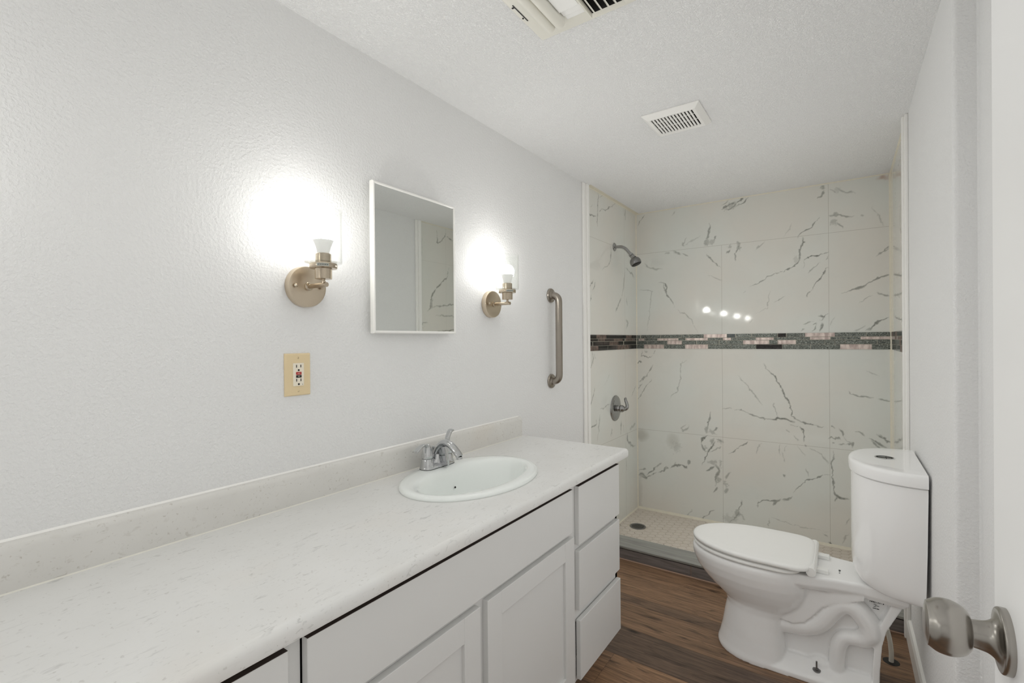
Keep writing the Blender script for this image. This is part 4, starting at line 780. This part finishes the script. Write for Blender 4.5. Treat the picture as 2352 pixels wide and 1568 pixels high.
m.loft([egg(xf, xr, hw, YC, z, 72, .58, 2.05, p) for z, xf, xr, hw, p in lv])
# deck behind the rim
def deck(z, g): return [(1.12, YC - .15 + g, z), (1.20, YC - .135 + g, z), (1.27, YC - .112 + g, z), (1.36, YC - .100 + g, z), (1.487 - g, YC - .112 + g, z), (1.487 - g, YC + .112 - g, z), (1.36, YC + .100 - g, z), (1.27, YC + .112 - g, z), (1.20, YC + .135 - g, z), (1.12, YC + .15 - g, z)]
m.loft([deck(.352, .014), deck(.372, .0), deck(.402, 0), deck(RZ, .005)])
# rear web, its rib, foot
slab_xz(m, [(1.06, 0), (1.06, .36), (1.48, .372), (1.42, .25), (1.408, .19), (1.402, .10), (1.40, 0)], .047)
slab_xz(m, [(1.445, .365), (1.482, .372), (1.425, .25), (1.412, .19), (1.406, .10), (1.404, 0), (1.382, 0), (1.384, .10), (1.390, .19), (1.402, .25)], .084)
m.loft([[(1.05, YC - .139 + g, z), (1.40, YC - .128 + g, z), (1.40, YC + .128 - g, z), (1.05, YC + .139 - g, z)] for z, g in ((0, 0), (.018, .001), (.027, .010), (.055, .072))])
fair = [(1.06, .205), (1.10, .194), (1.135, .193), (1.172, .207), (1.2, .24), (1.232, .283), (1.266, .310), (1.298, .322), (1.36, .345), (1.36, .365), (1.06, .375)]
slab_xz(m, fair, .098)
for s in (-1, 1):
    tp = [(1.06, .163, .052), (1.10, .166, .056), (1.145, .174, .060), (1.185, .185, .062), (1.223, .214, .064), (1.252, .258, .064), (1.278, .293, .064), (1.303, .307, .064), (1.330, .303, .064), (1.356, .280, .064), (1.376, .25, .064), (1.378, .219, .064), (1.358, .193, .062), (1.330, .184, .060), (1.302, .176, .060), (1.285, .150, .060), (1.278, .115, .060), (1.275, .05, .060), (1.275, .0, .060)]
    P = spline([(x_, YC + s * (o_ - .002), z_) for x_, z_, o_ in tp], 5)
    n_ = len(P); m.tube(P, [.038 if i < n_ * .6 else .038 - .011 * min(1, (i / n_ - .6) / .12) for i in range(n_)], 16, None, (0, 1, 0))
    m.lathe([(.001, -.04), (.04, -.03), (.046, 0), (.034, .028), (.015, .040), (.001, .043)], (1.222, YC + s * .050, .030), (0, 0, 1), 20)
bw = obj('bowl', m, M['ceramic'], tl, smooth=0)
rm = bw.modifiers.new('remesh', 'REMESH'); rm.mode = 'VOXEL'; rm.voxel_size = 0.0036; rm.adaptivity = 0
sm = bw.modifiers.new('smooth', 'SMOOTH'); sm.factor = 0.5; sm.iterations = 6
bake(bw); bw.data.shade_smooth()
if not bw.data.materials: bw.data.materials.append(M['ceramic'])
# seat ring, closed lid, hinges
m = MB()
def ring2(z, d, xr=1.172): return egg(.742 + d, xr - d, .181 - d, YC, z, 96, .62, 2.05, 4.5)
m.loft([ring2(.4112, .006), ring2(.4132, .0015), ring2(.417, 0), ring2(.4225, .001), ring2(.4262, .006)]); obj('seat', m, M['plastic'], tl, smooth=60)
m = MB()
def lidr(z, d): return egg(.739 + d, 1.206 - d, .1835 - d, YC, z, 96, .60, 2.05, 5.5)
m.loft([lidr(.4325, .005), lidr(.4342, .001), lidr(.442, 0), lidr(.4465, .002), lidr(.4495, .007), lidr(.4505, .016), lidr(.4512, .06), lidr(.4514, .12)])
ld = obj('lid', m, M['plastic'], tl, smooth=60)
m = MB(); P = [(1.198, YC - .1525, .4315), (1.198, YC + .1525, .4315)]; m.tube(P, .0165, 24, None, (0, 0, 1)); m.loft([[(x_, YC + s * .149, z_) for x_, z_ in ((1.19, .4335), (1.2115, .4335), (1.207, .4465), (1.19, .4485))] for s in (-1, 1)]); obj('hinge_roll', m, M['plastic'], ld, smooth=50)
for s in (-1, 1):
    m = MB(); m.box(.98, 1.0, YC + s * .150 - .005, YC + s * .150 + .005, .427, .432); obj('bumper', m, M['plastic'], ld, smooth=0)
for s in (-1, 1):
    m = MB(); m.box(1.205, 1.252, YC + s * .072 - .015, YC + s * .072 + .015, .4075, .424); obj('hinge', m, M['plastic'], tl, smooth=0, bevel=0.0025)
# tank
def dee(z, hw, dep, back=TX, n=36, g=0.0):
    o = []
    for k_ in range(n + 1):
        a = PI * k_ / n; t_ = -math.cos(a)
        o.append((back - dep * max(math.sin(a), 0) ** 0.80, YC + hw * math.copysign(abs(t_) ** 0.92, t_), z))
    return o
m = MB(); m.loft([dee(.409, .172, .150, TX - .010), dee(.414, .182, .170, TX - .008), dee(.425, .189, .185, TX - .006), dee(.445, .195, .194, TX - .005), dee(.48, .199, .199, TX - .004), dee(.60, .206, .202, TX - .002), dee(.800, .2155, .204, TX), dee(.8105, .2145, .203, TX), dee(.816, .205, .19, TX)])
obj('tank', m, M['ceramic'], tl, smooth=50)
m = MB(); m.loft([dee(.8165, .221, .207), dee(.8175, .2245, .2105), dee(.823, .2255, .2115), dee(.848, .2255, .2115), dee(.855, .2235, .2095), dee(.859, .2185, .2045), dee(.8602, .209, .195), dee(.8606, .15, .14)])
tld = obj('tank_lid', m, M['ceramic'], tl, smooth=50)
bc = (TX - .100, YC + .006, .8600)
m = MB(); m.lathe([(.0310, 0), (.0310, .0018), (.0295, .0028), (.0270, .0028), (.0262, .0012)], bc, (0, 0, 1), 48, False, False); m.lathe([(0, .0012), (.0262, .0012)], bc, (0, 0, 1), 48, False, False); fb = obj('flush_button', m, M['chrome'], tld, smooth=40); fb['label'] = 'round chrome split button'
m = MB(); m.box(bc[0] - .024, bc[0] + .024, bc[1] - .0008, bc[1] + .0008, .8606, .8626); m.box(bc[0] + .004, bc[0] + .006, bc[1] - .02, bc[1] + .02, .8606, .8626); m.lathe([(.0264, .0008), (.0264, .0022), (.0250, .0022), (.0250, .0008)], bc, (0, 0, 1), 40, False, False); obj('button_seam', m, M['black'], tld, smooth=0)
# closet bolt
m = MB(); bx, by = 1.212, YC - .098
m.lathe([(.0135, 0), (.0135, .0016), (.007, .003), (.0065, .0065), (.0035, .007)], (bx, by, .039), (.02, -.2, 1), 24); m.lathe([(.003, .005), (.003, .034), (.002, .035)], (bx, by, .039), (0, -.04, 1), 12)
obj('bolt', m, M['dull'], tl, smooth=40)
# printed marks on the ceramic (unreadable stamp and small maker's mark)
m = MB(); ys_ = YC - .0565
def mk(x0, x1, z0, z1, sl=-0.17): m.loft([[(x_, ys_ - d_, z_ + sl * (x_ - 1.40) * 0) for x_, z_ in ((x0, z0), (x1, z0), (x1, z1), (x0, z1))] for d_ in (0, .0012)])
for k_, w_ in enumerate((2, 3, 3, 2, 1, 2, 2, 1, 3)): mk(1.3775 + .0048 * k_, 1.3775 + .0048 * k_ + .0011 * w_, .3345, .3385)
for k_, w_ in enumerate((6, 9, 5)): mk(1.3890 + (k_ % 2) * .004, 1.3890 + (k_ % 2) * .004 + .0014 * w_, .328 - .0042 * k_, .3293 - .0042 * k_)
mk(1.3865, 1.397, .3125, .3145); mk(1.398, 1.4055, .3120, .3145)
obj('stamp', m, M['ink'], tl, smooth=0)
m = MB()
def md(x0, x1, y0_, y1_): m.box(x0, x1, YC + y0_, YC + y1_, RZ, RZ + .0007)
md(1.283, 1.2895, -.022, -.012)
for k_ in range(3): md(1.284, 1.288, -.030 - .008 * k_, -.0275 - .008 * k_)
obj('maker_mark', m, M['ink'], tl, smooth=0)

# ------------------------------------------------------------------ pipe stub behind the toilet
pp = thing('pipe_stub', 'short cream pipe rising from a dark hole in the floor behind the toilet', 'pipe', (1.452, 2.44, 0))
m = MB(); m.tube(spline([(1.455, 2.445, .001), (1.455, 2.443, .04), (1.450, 2.436, .09), (1.440, 2.425, .14)], 4), .0085, 14, None, (0, 1, 0)); obj('pipe', m, M['cream'], pp, smooth=60)
m = MB(); m.lathe([(0, .0006), (.026, .0006), (.028, .0004)], (1.455, 2.445, 0), (0, 0, 1), 24, False, False); obj('hole', m, M['black'], pp, smooth=0)

# ------------------------------------------------------------------ open door with its knob
DX0, DX1, DY0, DY1 = 1.4455, 1.4805, 0.02, 0.7805
m = MB(); m.box(DX0, DX1, DY0, DY1, 0.012, 2.035); dr_ = struct('door_1', m, M['door'], smooth=0, bevel=0.003)
ky, kz = 0.722, 0.984
def smooth_profile(p): return [(max(q[0], 1e-4), q[1]) for q in spline([(a, b, 0) for a, b in p], 4)]
m = MB(); m.lathe(smooth_profile([(.0335, 0), (.0335, .0055), (.0318, .0078), (.027, .0082), (.021, .0105), (.0165, .016), (.0148, .024), (.0142, .030)]), (DX0, ky, kz), (-1, 0, 0), 64, True, False); obj('knob_rose', m, M['knobmetal'], dr_, smooth=50)
m = MB(); m.lathe(smooth_profile([(.0146, .029), (.0195, .0305), (.0255, .036), (.0288, .044), (.0295, .051), (.0280, .059), (.0242, .0655), (.0235, .0668), (.0222, .0672), (.014, .0690), (.002, .0695)]), (DX0, ky, kz), (-1, 0, 0), 64, True, True); kn_ = obj('knob', m, M['knobmetal'], dr_, smooth=50)
for z_ in (0.25, 1.02, 1.80):
    m = MB(); m.lathe([(.006, -.045), (.006, .045)], (DX1 + .004, DY0 - .006, z_), (0, 0, 1), 12); obj('hinge', m, M['knobmetal'], dr_)
